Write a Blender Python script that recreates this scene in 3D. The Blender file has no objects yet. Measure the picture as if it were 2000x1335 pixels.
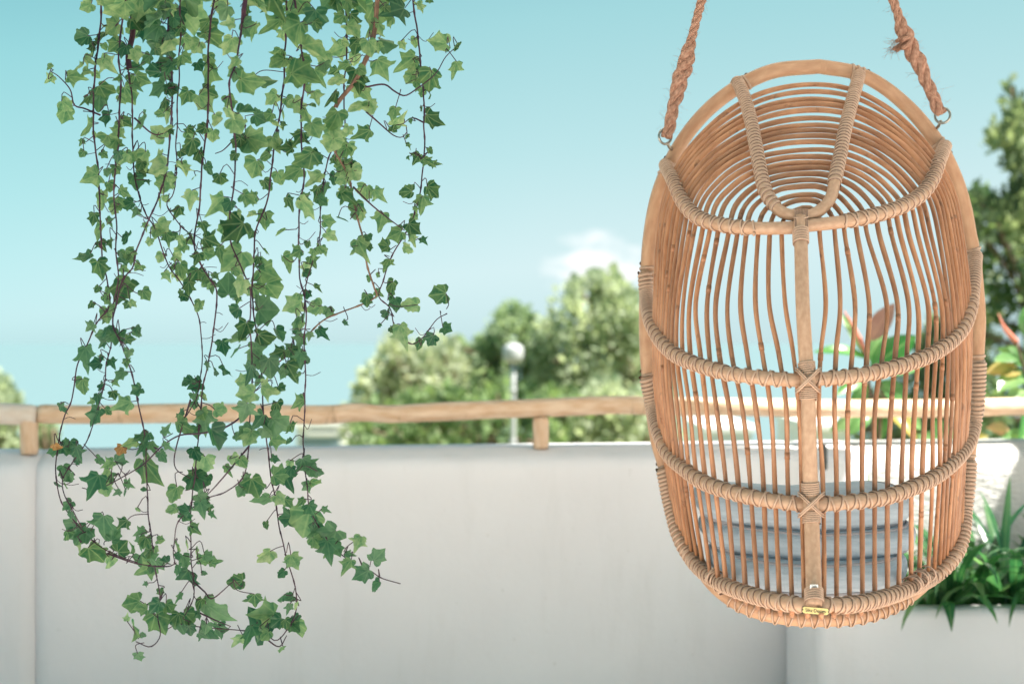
import bpy, math, random
import numpy as np
from mathutils import Vector, Matrix, noise as mnoise
R = math.radians
random.seed(7); np.random.seed(7)
scene = bpy.context.scene
COL = scene.collection
EYE = 1.25
F = 2000 * 50 / 36.0

# ------------------------------------------------------------------ camera
cam_d = bpy.data.cameras.new('camera'); cam = bpy.data.objects.new('camera', cam_d); COL.objects.link(cam)
cam.location = (0, 0, EYE); cam.rotation_euler = (R(90), 0, 0)
cam_d.lens = 50; cam_d.sensor_width = 36; cam_d.clip_start = 0.05; cam_d.clip_end = 60000
cam_d.dof.use_dof = True; cam_d.dof.focus_distance = 2.88; cam_d.dof.aperture_fstop = 2.8
scene.camera = cam

# ------------------------------------------------------------------ sky, sun, exposure
SUN = Vector((0.46, -0.17, 0.87)).normalized()
elev = math.asin(SUN.z); azim = math.atan2(SUN.x, SUN.y)
world = bpy.data.worlds.new('World'); scene.world = world; world.use_nodes = True
wt = world.node_tree; wt.nodes.clear()
def wn(t, **k):
    n = wt.nodes.new(t)
    for a, b in k.items(): setattr(n, a, b)
    return n
wout = wn('ShaderNodeOutputWorld'); wbg = wn('ShaderNodeBackground')
sky = wn('ShaderNodeTexSky', sky_type='NISHITA'); sky.sun_disc = False
sky.sun_elevation = elev; sky.sun_rotation = azim
sky.air_density = 1.0; sky.dust_density = 0.5; sky.ozone_density = 1.0; sky.altitude = 50
EXPO = 1.72
# Nishita brightness, coloured by height: deep cyan overhead, milky towards the sea horizon
bw = wn('ShaderNodeRGBToBW'); wt.links.new(sky.outputs[0], bw.inputs[0])
tcs = wn('ShaderNodeTexCoord'); sxyz = wn('ShaderNodeSeparateXYZ'); wt.links.new(tcs.outputs['Generated'], sxyz.inputs[0])
def wm(op, a, b=None):
    n = wn('ShaderNodeMath', operation=op)
    for i, v in enumerate((a, b)):
        if v is None: continue
        if isinstance(v, (int, float)): n.inputs[i].default_value = v
        else: wt.links.new(v, n.inputs[i])
    return n.outputs[0]
ramp = wn('ShaderNodeValToRGB'); els = ramp.color_ramp.elements
wt.links.new(wm('ADD', sxyz.outputs[2], wm('MULTIPLY', sxyz.outputs[0], -.10)), ramp.inputs[0])
stops = [(0.0, (.60, .80, .825)), (.05, (.67, .86, .885)), (.13, (.53, .82, .855)), (.22, (.41, .765, .815)), (.30, (.27, .62, .70)), (1.0, (.18, .46, .60))]
els[0].position, els[0].color = 0.0, (*stops[0][1], 1); els[1].position, els[1].color = 1.0, (*stops[-1][1], 1)
for p_, c_ in stops[1:-1]: e_ = els.new(p_); e_.color = (*c_, 1)
side_ = wn('ShaderNodeMapRange'); wt.links.new(sxyz.outputs[0], side_.inputs[0]); side_.inputs[1].default_value = -.36; side_.inputs[2].default_value = .02; side_.inputs[3].default_value = 1.0; side_.inputs[4].default_value = 0.0
smix = wn('ShaderNodeMix', data_type='RGBA', blend_type='MULTIPLY'); wt.links.new(side_.outputs[0], smix.inputs[0]); wt.links.new(ramp.outputs[0], smix.inputs[6]); smix.inputs[7].default_value = (.84, .975, .97, 1)
gain = wm('MULTIPLY', wm('POWER', wm('DIVIDE', bw.outputs[0], 5.0), .22), 1/(2**EXPO*.10))
tint = wn('ShaderNodeVectorMath', operation='SCALE'); wt.links.new(smix.outputs[2], tint.inputs[0]); wt.links.new(gain, tint.inputs[3])
# thin cumulus banks low over the sea
geo = wn('ShaderNodeTexCoord')
nz = wn('ShaderNodeTexNoise'); nz.inputs['Scale'].default_value = 9; nz.inputs['Detail'].default_value = 5
mp = wn('ShaderNodeMapping'); mp.inputs['Scale'].default_value = (1, 1, 2.2)
wt.links.new(geo.outputs['Generated'], mp.inputs[0]); wt.links.new(mp.outputs[0], nz.inputs['Vector'])
wz = wn('ShaderNodeTexNoise'); wz.inputs['Scale'].default_value = 26; wz.inputs['Detail'].default_value = 4; wt.links.new(mp.outputs[0], wz.inputs['Vector'])
wv = wn('ShaderNodeVectorMath', operation='MULTIPLY_ADD'); wt.links.new(wz.outputs[1], wv.inputs[0]); wv.inputs[1].default_value = (.05, .05, .05); wv.inputs[2].default_value = (-.025, -.025, -.025)
wa = wn('ShaderNodeVectorMath', operation='ADD'); wt.links.new(wv.outputs[0], wa.inputs[0]); wt.links.new(geo.outputs['Generated'], wa.inputs[1])
prev = None
def wmath(op, a, b=None, c=None):
    n = wn('ShaderNodeMath', operation=op)
    for i, v in enumerate((a, b, c)):
        if v is None: continue
        if isinstance(v, (int, float)): n.inputs[i].default_value = v
        else: wt.links.new(v, n.inputs[i])
    return n.outputs[0]
for (dx, dz, w, amp) in ((0.052, 0.053, 0.025, 1.1), (0.076, 0.050, 0.024, 1.0), (0.10, 0.040, 0.018, .6), (-0.9, 0.12, 0.09, .8), (0.85, 0.1, 0.10, .8), (1.6, 0.16, 0.12, .7)):
    v = Vector((dx, 1, dz)).normalized()
    sub = wn('ShaderNodeVectorMath', operation='SUBTRACT'); wt.links.new(wa.outputs[0], sub.inputs[0]); sub.inputs[1].default_value = v
    mul = wn('ShaderNodeVectorMath', operation='MULTIPLY'); wt.links.new(sub.outputs[0], mul.inputs[0]); mul.inputs[1].default_value = (1/w, 1/w, 1.9/w)
    ln = wn('ShaderNodeVectorMath', operation='LENGTH'); wt.links.new(mul.outputs[0], ln.inputs[0])
    g = wmath('MULTIPLY', wmath('POWER', 2.718, wmath('MULTIPLY', wmath('POWER', ln.outputs['Value'], 2), -1.0)), amp)
    prev = g if prev is None else wmath('MAXIMUM', prev, g)
cl = wmath('MULTIPLY', prev, wmath('ADD', wmath('MULTIPLY', nz.outputs[0], 2.2), 0.35))
clc = wn('ShaderNodeMath', operation='MULTIPLY'); clc.use_clamp = True; wt.links.new(wmath('SUBTRACT', cl, .18), clc.inputs[0]); clc.inputs[1].default_value = 1.15
cmix = wn('ShaderNodeMix', data_type='RGBA'); wt.links.new(clc.outputs[0], cmix.inputs[0])
wt.links.new(tint.outputs[0], cmix.inputs[6]); cmix.inputs[7].default_value = (3.35, 3.45, 3.47, 1)
wt.links.new(cmix.outputs[2], wbg.inputs[0]); wbg.inputs[1].default_value = 0.10
wt.links.new(wbg.outputs[0], wout.inputs[0])
sl = bpy.data.lights.new('sun', 'SUN'); sun = bpy.data.objects.new('sun', sl); COL.objects.link(sun)
sl.energy = 5.0; sl.angle = R(0.53); sl.color = (1, 0.95, 0.87)
sun.rotation_euler = (-SUN).to_track_quat('-Z', 'Y').to_euler()
scene.view_settings.view_transform = 'Standard'; scene.view_settings.look = 'None'
scene.view_settings.exposure = EXPO; scene.view_settings.gamma = 1
scene.cycles.max_bounces = 10; scene.cycles.transparent_max_bounces = 16
scene.cycles.use_denoising = True

# ------------------------------------------------------------------ helpers
def P(px, py, d):
    return np.array(((px - 1000) / F * d, d, EYE - (py - 667.5) / F * d))
ORG = {}
def tag(o, label=None, cat=None, group=None, kind=None):
    if label: o['label'] = label
    if cat: o['category'] = cat
    if group: o['group'] = group
    if kind: o['kind'] = kind
    return o
def thing(name, loc, label, cat, group=None):
    o = bpy.data.objects.new(name, None); COL.objects.link(o); o.location = loc; o.empty_display_size = .1
    ORG[o.name] = np.array(loc, float)
    return tag(o, label, cat, group)
def link(name, me, parent=None, mat4=None):
    o = bpy.data.objects.new(name, me); COL.objects.link(o)
    if parent is not None:
        o.parent = parent; ORG[o.name] = ORG[parent.name]
    else: ORG[o.name] = np.zeros(3)
    if mat4 is not None:
        if parent is not None: mat4 = Matrix.Translation(-Vector(ORG[parent.name])) @ mat4
        o.matrix_local = mat4
    return o
class MB:
    def __init__(s): s.v = []; s.f = []; s.uv = []; s.n = 0
    def add(s, v, f, uv=None):
        v = np.asarray(v, float); s.v.append(v)
        for a in f: s.f.append(tuple(i + s.n for i in a))
        s.uv.append(np.zeros((len(v), 2)) if uv is None else np.asarray(uv, float))
        s.n += len(v)
    def box(s, c, size, rz=0, taper=1, rx=0):
        hx, hy, hz = [a / 2 for a in size]
        v = np.array([(x * (taper if z > 0 else 1), y * (taper if z > 0 else 1), z) for x in (-hx, hx) for y in (-hy, hy) for z in (-hz, hz)])
        if rx: ca, sa = math.cos(rx), math.sin(rx); v = np.c_[v[:, 0], v[:, 1]*ca - v[:, 2]*sa, v[:, 1]*sa + v[:, 2]*ca]
        ca, sa = math.cos(rz), math.sin(rz)
        v = np.c_[v[:, 0]*ca - v[:, 1]*sa, v[:, 0]*sa + v[:, 1]*ca, v[:, 2]] + np.array(c)
        s.add(v, [(0,1,3,2),(4,6,7,5),(0,4,5,1),(2,3,7,6),(0,2,6,4),(1,5,7,3)], v[:, [0, 2]])
    def mesh(s, name, mats, smooth=True, off=(0, 0, 0)):
        v = np.concatenate(s.v) - np.array(off)
        me = bpy.data.meshes.new(name); me.from_pydata(v.tolist(), [], s.f)
        uv = np.concatenate(s.uv); lay = me.uv_layers.new(name='UVMap')
        idx = np.empty(len(me.loops), int); me.loops.foreach_get('vertex_index', idx)
        lay.data.foreach_set('uv', uv[idx].ravel())
        for m in (mats if isinstance(mats, list) else [mats]): me.materials.append(m)
        if smooth: me.shade_smooth()
        return me
    def build(s, name, mat, parent=None, smooth=True, **k):
        off = ORG[parent.name] if parent is not None else (0, 0, 0)
        return tag(link(name, s.mesh(name, mat, smooth, off), parent), **k)
def bevel(o, w, seg=2):
    m = o.modifiers.new('bevel', 'BEVEL'); m.width = w; m.segments = seg; m.limit_method = 'ANGLE'; m.angle_limit = R(40)
    return o
def catmull(pts, step):
    p = np.array(pts, float); n = len(p)
    if n == 2: L = np.linalg.norm(p[1]-p[0]); k = max(2, int(L/step)); return p[0] + (p[1]-p[0])*np.linspace(0,1,k)[:,None]
    q = np.vstack([2*p[0]-p[1], p, 2*p[-1]-p[-2]]); out = []
    for i in range(n-1):
        a, b, c, d = q[i:i+4]; k = max(2, int(np.linalg.norm(c-b)/step*3))
        t = np.linspace(0, 1, k, endpoint=False)[:, None]
        out.append(.5*((2*b)+(-a+c)*t+(2*a-5*b+4*c-d)*t*t+(-a+3*b-3*c+d)*t**3))
    out.append(p[-1:]); o = np.vstack(out)
    s = np.r_[0, np.cumsum(np.linalg.norm(np.diff(o, axis=0), axis=1))]
    m = max(3, int(s[-1]/step)+1); u = np.linspace(0, s[-1], m)
    return np.c_[[np.interp(u, s, o[:, j]) for j in range(o.shape[1])]].T
def frames(p, closed=False):
    t = np.gradient(p, axis=0)
    if closed: t = np.roll(p, -1, 0) - np.roll(p, 1, 0)
    t /= np.linalg.norm(t, axis=1)[:, None] + 1e-12
    up = np.array((0, -1., 0)) if abs(t[0][1]) < .9 else np.array((1., 0, 0))
    n = np.cross(t[0], up); n /= np.linalg.norm(n); N = [n]
    for i in range(1, len(p)):
        n = N[-1] - t[i]*np.dot(N[-1], t[i]); n /= np.linalg.norm(n) + 1e-12; N.append(n)
    N = np.array(N); return t, N, np.cross(t, N)
def tube(mb, p, r, seg=8, cap=True, closed=False, off=0.0):
    p = np.asarray(p, float); m = len(p); r = np.full(m, r) if np.isscalar(r) else np.asarray(r)
    t, N, B = frames(p, closed); a = np.linspace(0, 2*math.pi, seg, endpoint=False) + off
    ring = N[:, None, :]*np.cos(a)[None, :, None] + B[:, None, :]*np.sin(a)[None, :, None]
    v = (p[:, None, :] + ring*r[:, None, None]).reshape(-1, 3)
    s = np.r_[0, np.cumsum(np.linalg.norm(np.diff(p, axis=0), axis=1))]
    uv = np.stack([np.broadcast_to(np.abs(np.linspace(-1, 1, seg, endpoint=False))*.5, (m, seg)), np.broadcast_to(s[:, None], (m, seg))], -1).reshape(-1, 2)
    f = [(i*seg+j, i*seg+(j+1) % seg, (i+1)*seg+(j+1) % seg, (i+1)*seg+j) for i in range(m-1) for j in range(seg)]
    if closed: f += [((m-1)*seg+j, (m-1)*seg+(j+1) % seg, (j+1) % seg, j) for j in range(seg)]
    elif cap: f += [tuple(range(seg-1, -1, -1)), tuple((m-1)*seg+j for j in range(seg))]
    mb.add(v, f, uv)
def ribbon(mb, c, nrm, wid, th):
    """flat cane strip: centre line c, outward normals, half width wid, domed section of height th"""
    m = len(c); t = np.gradient(c, axis=0); t /= np.linalg.norm(t, axis=1)[:, None] + 1e-12
    b = np.cross(t, nrm); b /= np.linalg.norm(b, axis=1)[:, None] + 1e-12
    prof = ((-1, -.9), (-.8, .5), (0, 1), (.8, .5), (1, -.9)); k = len(prof)
    v = np.stack([c + b*wid*x + nrm*th*y for x, y in prof], 1).reshape(-1, 3)
    s = np.r_[0, np.cumsum(np.linalg.norm(np.diff(c, axis=0), axis=1))]
    uv = np.stack([np.broadcast_to(np.array([q[0]*.5 for q in prof]), (m, k)), np.broadcast_to(s[:, None], (m, k))], -1).reshape(-1, 2)
    mb.add(v, [(i*k+j, i*k+j+1, (i+1)*k+j+1, (i+1)*k+j) for i in range(m-1) for j in range(k-1)], uv)
def helix(path, r, s0, s1, pitch, ph0=0, sgn=1, npt=14):
    s = np.r_[0, np.cumsum(np.linalg.norm(np.diff(path, axis=0), axis=1))]
    t, N, B = frames(path); turns = (s1-s0)/pitch; k = max(6, int(abs(turns)*npt))
    u = np.linspace(s0, s1, k); g = lambda A: np.c_[[np.interp(u, s, A[:, j]) for j in range(3)]].T
    a = ph0 + sgn*np.linspace(0, turns*2*math.pi, k)
    n = g(N)*np.cos(a)[:, None] + g(B)*np.sin(a)[:, None]; n /= np.linalg.norm(n, axis=1)[:, None]
    rr = r if np.isscalar(r) else np.interp(u, s, r)[:, None]
    return g(path) + n*rr, n

# ------------------------------------------------------------------ materials
def mat(name, col, rough=.6, spec=.5, var=.0, vscale=5, bump=0, bscale=40, rnd=0, stretch=None, col2=None, ramp=(.35, .7), coord='Object', extra=None):
    m = bpy.data.materials.new(name); m.use_nodes = True; t = m.node_tree; L = t.links.new
    b = t.nodes['Principled BSDF']; b.inputs['Roughness'].default_value = rough
    b.inputs['Specular IOR Level'].default_value = spec
    b.inputs['Base Color'].default_value = (*col, 1)
    tc = t.nodes.new('ShaderNodeTexCoord'); src = tc.outputs[coord]
    if stretch:
        mpn = t.nodes.new('ShaderNodeMapping'); mpn.inputs['Scale'].default_value = stretch; L(src, mpn.inputs[0]); src = mpn.outputs[0]
    last = None
    if col2:
        n = t.nodes.new('ShaderNodeTexNoise'); n.inputs['Scale'].default_value = vscale; n.inputs['Detail'].default_value = 6; L(src, n.inputs['Vector'])
        cr = t.nodes.new('ShaderNodeValToRGB'); cr.color_ramp.elements[0].position = ramp[0]; cr.color_ramp.elements[1].position = ramp[1]
        cr.color_ramp.elements[0].color = (*col, 1); cr.color_ramp.elements[1].color = (*col2, 1); L(n.outputs[0], cr.inputs[0]); last = cr.outputs[0]
    if rnd:
        oi = t.nodes.new('ShaderNodeObjectInfo'); mr = t.nodes.new('ShaderNodeMapRange'); mr.inputs[3].default_value = 1-rnd; mr.inputs[4].default_value = 1+rnd
        L(oi.outputs['Random'], mr.inputs[0]); hs = t.nodes.new('ShaderNodeHueSaturation'); L(mr.outputs[0], hs.inputs['Value'])
        if last: L(last, hs.inputs['Color'])
        else: hs.inputs['Color'].default_value = (*col, 1)
        last = hs.outputs[0]
    if last: L(last, b.inputs['Base Color'])
    if bump:
        n = t.nodes.new('ShaderNodeTexNoise'); n.inputs['Scale'].default_value = bscale; n.inputs['Detail'].default_value = 5; L(src, n.inputs['Vector'])
        bp = t.nodes.new('ShaderNodeBump'); bp.inputs['Strength'].default_value = bump; bp.inputs['Distance'].default_value = .01; L(n.outputs[0], bp.inputs['Height']); L(bp.outputs[0], b.inputs['Normal'])
    if extra: extra(t, b, last)
    return m
def cane_extra(dark, amount, lo=.62, hi=.72):
    def fn(t, b, last):      # dark growth marks scattered along the cane
        L = t.links.new; tc = t.nodes.new('ShaderNodeTexCoord'); mp_ = t.nodes.new('ShaderNodeMapping'); mp_.inputs['Scale'].default_value = (1.2, 26, 1)
        oi = t.nodes.new('ShaderNodeObjectInfo'); ad = t.nodes.new('ShaderNodeVectorMath'); L(tc.outputs['UV'], ad.inputs[0]); L(oi.outputs['Random'], ad.inputs[1]); L(ad.outputs[0], mp_.inputs[0])
        n = t.nodes.new('ShaderNodeTexNoise'); n.inputs['Scale'].default_value = 1; n.inputs['Detail'].default_value = 3; L(mp_.outputs[0], n.inputs['Vector'])
        cr = t.nodes.new('ShaderNodeMapRange'); cr.inputs[1].default_value = lo; cr.inputs[2].default_value = hi; cr.inputs[4].default_value = amount; L(n.outputs[0], cr.inputs[0])
        mx = t.nodes.new('ShaderNodeMix'); mx.data_type = 'RGBA'; L(cr.outputs[0], mx.inputs[0]); L(last, mx.inputs[6]); mx.inputs[7].default_value = (*dark, 1)
        L(mx.outputs[2], b.inputs['Base Color'])
    return fn
M = {}
M['rim'] = mat('pole_rattan', (.44, .235, .13), .36, .5, col2=(.56, .335, .20), vscale=2.5, stretch=(3, 9, 1), coord='UV', bump=.15, bscale=30, extra=cane_extra((.25, .12, .06), .35, .66, .8))
M['hoop'] = mat('hoop_rattan', (.42, .245, .15), .40, .5, col2=(.54, .345, .225), vscale=3, stretch=(3, 20, 1), coord='UV', bump=.2, bscale=30, extra=cane_extra((.28, .15, .08), .4, .64, .8))
M['reed'] = mat('reed_rattan', (.30, .125, .055), .38, .5, col2=(.47, .23, .115), vscale=2, stretch=(1, 9, 1), coord='UV', rnd=.24, bump=.15, bscale=40, extra=cane_extra((.13, .06, .03), .8, .63, .72))
def cane_edge_shade(t, b, last):  # brown strip edges, darkened further to paint shadow into the coil gaps
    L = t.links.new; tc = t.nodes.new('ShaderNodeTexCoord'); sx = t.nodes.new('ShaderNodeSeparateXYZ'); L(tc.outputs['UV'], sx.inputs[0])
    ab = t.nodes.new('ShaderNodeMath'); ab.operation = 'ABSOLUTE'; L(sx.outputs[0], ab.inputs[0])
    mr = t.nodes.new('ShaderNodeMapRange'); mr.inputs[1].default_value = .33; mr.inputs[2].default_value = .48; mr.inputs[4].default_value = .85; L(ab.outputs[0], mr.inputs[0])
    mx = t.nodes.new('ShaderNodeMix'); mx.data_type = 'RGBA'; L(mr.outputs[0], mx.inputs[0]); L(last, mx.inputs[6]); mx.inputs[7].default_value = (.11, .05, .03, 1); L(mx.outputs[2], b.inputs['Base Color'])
M['cane'] = mat('binding_cane', (.42, .265, .18), .40, .5, col2=(.56, .385, .275), vscale=3, stretch=(2, 25, 1), coord='UV', extra=cane_edge_shade)
M['rope'] = mat('coir_rope', (.30, .15, .10), .9, .1, col2=(.54, .32, .23), vscale=2, stretch=(6, 60, 1), coord='UV', bump=.6, bscale=3)
def streaks(t, b, last):
    L = t.links.new; tc = t.nodes.new('ShaderNodeTexCoord'); mp_ = t.nodes.new('ShaderNodeMapping'); mp_.inputs['Scale'].default_value = (5, 5, .9); L(tc.outputs['Object'], mp_.inputs[0])
    n = t.nodes.new('ShaderNodeTexNoise'); n.inputs['Scale'].default_value = 1.5; n.inputs['Detail'].default_value = 8; n.inputs['Roughness'].default_value = .65; L(mp_.outputs[0], n.inputs['Vector'])
    mr = t.nodes.new('ShaderNodeMapRange'); mr.inputs[1].default_value = .52; mr.inputs[2].default_value = .78; mr.inputs[4].default_value = .20; L(n.outputs[0], mr.inputs[0])
    n2 = t.nodes.new('ShaderNodeTexNoise'); n2.inputs['Scale'].default_value = 45; n2.inputs['Detail'].default_value = 2; L(tc.outputs['Object'], n2.inputs['Vector'])
    m2 = t.nodes.new('ShaderNodeMapRange'); m2.inputs[1].default_value = .73; m2.inputs[2].default_value = .80; m2.inputs[4].default_value = .35; L(n2.outputs[0], m2.inputs[0])
    mxx = t.nodes.new('ShaderNodeMath'); mxx.operation = 'MAXIMUM'; L(mr.outputs[0], mxx.inputs[0]); L(m2.outputs[0], mxx.inputs[1])
    mx = t.nodes.new('ShaderNodeMix'); mx.data_type = 'RGBA'; L(mxx.outputs[0], mx.inputs[0]); L(last, mx.inputs[6]); mx.inputs[7].default_value = (.50, .47, .44, 1); L(mx.outputs[2], b.inputs['Base Color'])
M['plaster'] = mat('white_plaster', (.755, .725, .745), .9, .15, col2=(.80, .775, .795), vscale=1.6, bump=.4, bscale=11, extra=streaks)
M['stucco'] = mat('rough_stucco', (.50, .495, .48), .95, .1, col2=(.58, .575, .56), vscale=3, bump=1.0, bscale=38, stretch=(1, 1, 2.2))
M['soffit'] = mat('roof_plaster', (.82, .80, .78), .9, .2, col2=(.86, .84, .82))
M['floor'] = mat('terrace_stone', (.72, .61, .54), .8, .3, col2=(.82, .74, .68))
M['rail'] = mat('peeled_log', (.62, .39, .24), .62, .35, col2=(.80, .60, .44), vscale=2.2, stretch=(4, 5, 1), coord='UV', bump=.5, bscale=3, extra=cane_extra((.22, .10, .045), .75, .64, .76))
M['railpale'] = mat('sunlit_tone_log', (.70, .56, .46), .7, .3, col2=(.80, .70, .62), vscale=2.2, stretch=(4, 5, 1), coord='UV', bump=.4, bscale=3)  # sunlit look of the left log put into a paler colour
M['metal'] = mat('dull_steel', (.33, .32, .28), .35, .5); M['metal'].node_tree.nodes['Principled BSDF'].inputs['Metallic'].default_value = 1
M['brass'] = mat('brass_plate', (.62, .50, .22), .35, .5); M['brass'].node_tree.nodes['Principled BSDF'].inputs['Metallic'].default_value = .7
M['black'] = mat('black_ink', (.02, .02, .018), .5)
M['paper'] = mat('white_paper', (.85, .85, .83), .7)
M['bark'] = mat('bark', (.16, .11, .08), .9, .2, col2=(.25, .18, .13), bump=.8, bscale=30)
M['stem'] = mat('ivy_stem', (.028, .014, .030), .6, .2, col2=(.07, .03, .045), vscale=30)
M['oldstem'] = mat('ivy_wood', (.10, .055, .04), .8, .3, col2=(.2, .12, .08), vscale=30)
M['soil'] = mat('soil', (.09, .06, .04), .95, .1, bump=.8, bscale=60)
M['earth'] = mat('hill_ground', (.22, .20, .11), .95, .1, col2=(.12, .15, .06), vscale=.3)
M['whitewash'] = mat('house_white', (.80, .79, .77), .8, .2)
M['glass'] = mat('window_glass', (.16, .24, .28), .15, .6)
M['lampwhite'] = mat('lamp_white', (.42, .43, .43), .4, .4)
M['darkhole'] = mat('drain_pipe', (.10, .10, .095), .8, .2)
M['piping'] = mat('grey_piping', (.36, .36, .39), .85, .1, bump=.3, bscale=200)
def fabric():
    def fn(t, b, last):
        L = t.links.new; tc = t.nodes.new('ShaderNodeTexCoord')
        w1 = t.nodes.new('ShaderNodeTexWave'); w1.inputs['Scale'].default_value = 110; w1.bands_direction = 'X'; w1.inputs['Distortion'].default_value = 1.5
        w2 = t.nodes.new('ShaderNodeTexWave'); w2.inputs['Scale'].default_value = 110; w2.bands_direction = 'Z'; w2.inputs['Distortion'].default_value = 1.5
        L(tc.outputs['Object'], w1.inputs[0]); L(tc.outputs['Object'], w2.inputs[0])
        mx = t.nodes.new('ShaderNodeMath'); mx.operation = 'ADD'; L(w1.outputs[1], mx.inputs[0]); L(w2.outputs[1], mx.inputs[1])
        bp = t.nodes.new('ShaderNodeBump'); bp.inputs['Strength'].default_value = .35; bp.inputs['Distance'].default_value = .002; L(mx.outputs[0], bp.inputs['Height']); L(bp.outputs[0], b.inputs['Normal'])
    return mat('grey_cushion_fabric', (.40, .48, .55), .9, .1, col2=(.50, .58, .65), vscale=14, stretch=(1, 1, 12), extra=fn)
M['fabric'] = fabric()
def foliage(name, c1, c2, trans, vein=None, rough=.45, rnd=.25, scale=6, tw=.5, spec=.4):
    m = bpy.data.materials.new(name); m.use_nodes = True; t = m.node_tree; L = t.links.new; N = t.nodes.new
    b = t.nodes['Principled BSDF']; out = t.nodes['Material Output']; b.inputs['Roughness'].default_value = rough; b.inputs['Specular IOR Level'].default_value = spec
    tc = N('ShaderNodeTexCoord'); n = N('ShaderNodeTexNoise'); n.inputs['Scale'].default_value = scale; n.inputs['Detail'].default_value = 4; L(tc.outputs['Object'], n.inputs['Vector'])
    cr = N('ShaderNodeValToRGB'); cr.color_ramp.elements[0].position = .38; cr.color_ramp.elements[1].position = .62
    cr.color_ramp.elements[0].color = (*c1, 1); cr.color_ramp.elements[1].color = (*c2, 1); L(n.outputs[0], cr.inputs[0]); col = cr.outputs[0]
    hs = N('ShaderNodeHueSaturation'); oi = N('ShaderNodeObjectInfo'); mr = N('ShaderNodeMapRange'); mr.inputs[3].default_value = 1-rnd; mr.inputs[4].default_value = 1+rnd
    L(oi.outputs['Random'], mr.inputs[0]); L(mr.outputs[0], hs.inputs['Value']); L(col, hs.inputs['Color']); col = hs.outputs[0]
    mul = N('ShaderNodeMath'); mul.operation = 'MULTIPLY_ADD'; L(oi.outputs['Random'], mul.inputs[0]); mul.inputs[1].default_value = -.05; mul.inputs[2].default_value = .525; L(mul.outputs[0], hs.inputs['Hue'])
    sat = N('ShaderNodeMath'); sat.operation = 'MULTIPLY_ADD'; L(oi.outputs['Random'], sat.inputs[0]); sat.inputs[1].default_value = -.42; sat.inputs[2].default_value = 1.2; L(sat.outputs[0], hs.inputs['Saturation'])
    if vein:
        sx = N('ShaderNodeSeparateXYZ'); L(tc.outputs['UV'], sx.inputs[0])
        def ma(op, a, bb=None):
            q = N('ShaderNodeMath'); q.operation = op
            for i, v in enumerate((a, bb)):
                if v is None: continue
                if isinstance(v, (int, float)): q.inputs[i].default_value = v
                else: L(v, q.inputs[i])
            return q.outputs[0]
        if vein == 'ivy':
            ax = ma('ABSOLUTE', sx.outputs[0]); ang = ma('ARCTAN2', ax, sx.outputs[1]); dd = None
            for a in (0, .62, 1.42):
                e = ma('ABSOLUTE', ma('SUBTRACT', ang, a)); dd = e if dd is None else ma('MINIMUM', dd, e)
            rr = ma('SQRT', ma('ADD', ma('MULTIPLY', sx.outputs[0], sx.outputs[0]), ma('MULTIPLY', sx.outputs[1], sx.outputs[1])))
            dist = ma('MULTIPLY', dd, rr)
        else:
            dist = ma('ABSOLUTE', sx.outputs[0])
        v = N('ShaderNodeMapRange'); v.inputs[1].default_value = .006; v.inputs[2].default_value = .04; v.inputs[3].default_value = (.28 if vein == 'ivy' else .5); v.inputs[4].default_value = 0; L(dist, v.inputs[0])
        mx = N('ShaderNodeMix'); mx.data_type = 'RGBA'; L(v.outputs[0], mx.inputs[0]); L(col, mx.inputs[6]); mx.inputs[7].default_value = (c2[0]*1.7+.05, c2[1]*1.45+.05, c2[2]*1.5+.03, 1); col = mx.outputs[2]
    L(col, b.inputs['Base Color'])
    tr = N('ShaderNodeBsdfTranslucent'); g = N('ShaderNodeMix'); g.data_type = 'RGBA'; g.blend_type = 'MULTIPLY'; g.inputs[0].default_value = 1; L(col, g.inputs[6]); g.inputs[7].default_value = (*trans, 1); L(g.outputs[2], tr.inputs[0])
    ms = N('ShaderNodeMixShader'); ms.inputs[0].default_value = tw; L(b.outputs[0], ms.inputs[1]); L(tr.outputs[0], ms.inputs[2]); L(ms.outputs[0], out.inputs[0])
    return m
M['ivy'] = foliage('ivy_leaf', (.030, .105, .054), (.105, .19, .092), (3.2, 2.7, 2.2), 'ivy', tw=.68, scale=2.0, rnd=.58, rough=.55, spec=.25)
M['ivydark'] = foliage('shade_toned_ivy_leaf', (.020, .085, .042), (.05, .135, .065), (2.4, 2.2, 1.8), 'ivy', tw=.45, scale=2.0, rnd=.4, rough=.4, spec=.4)  # darker, glossier leaf copy; missing sky backlight put into the colour
M['ivydry'] = foliage('dry_ivy_leaf', (.30, .15, .07), (.35, .22, .10), (1.5, 1.2, 1), 'ivy')
M['clivia'] = foliage('strap_leaf', (.03, .11, .045), (.085, .20, .075), (1.8, 1.9, 1.3), 'mid', rough=.22, tw=.4, rnd=.35, spec=.6)
M['ficus'] = foliage('rubber_leaf', (.09, .20, .07), (.18, .32, .12), (1.9, 1.9, 1.3), 'mid', rough=.25, tw=.4, spec=.6)
M['ficusred'] = foliage('rubber_leaf_young', (.15, .075, .05), (.20, .12, .08), (1.4, 1.2, 1.0), 'mid', rough=.3, tw=.4)
M['ficusyel'] = foliage('rubber_leaf_old', (.42, .27, .09), (.30, .30, .10), (1.5, 1.3, 1.1), 'mid', rough=.3, tw=.4)
M['bud'] = mat('red_bud', (.60, .20, .13), .4)
M['pineA'] = foliage('pine_needles', (.23, .285, .18), (.43, .48, .33), (1.6, 1.6, 1.2), None, rough=.7, rnd=.1, scale=1.6, tw=.45)
M['pineB'] = foliage('dark_needles', (.09, .14, .07), (.27, .34, .16), (1.6, 1.6, 1.2), None, rough=.7, rnd=.1, scale=2.2, tw=.35)

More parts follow.
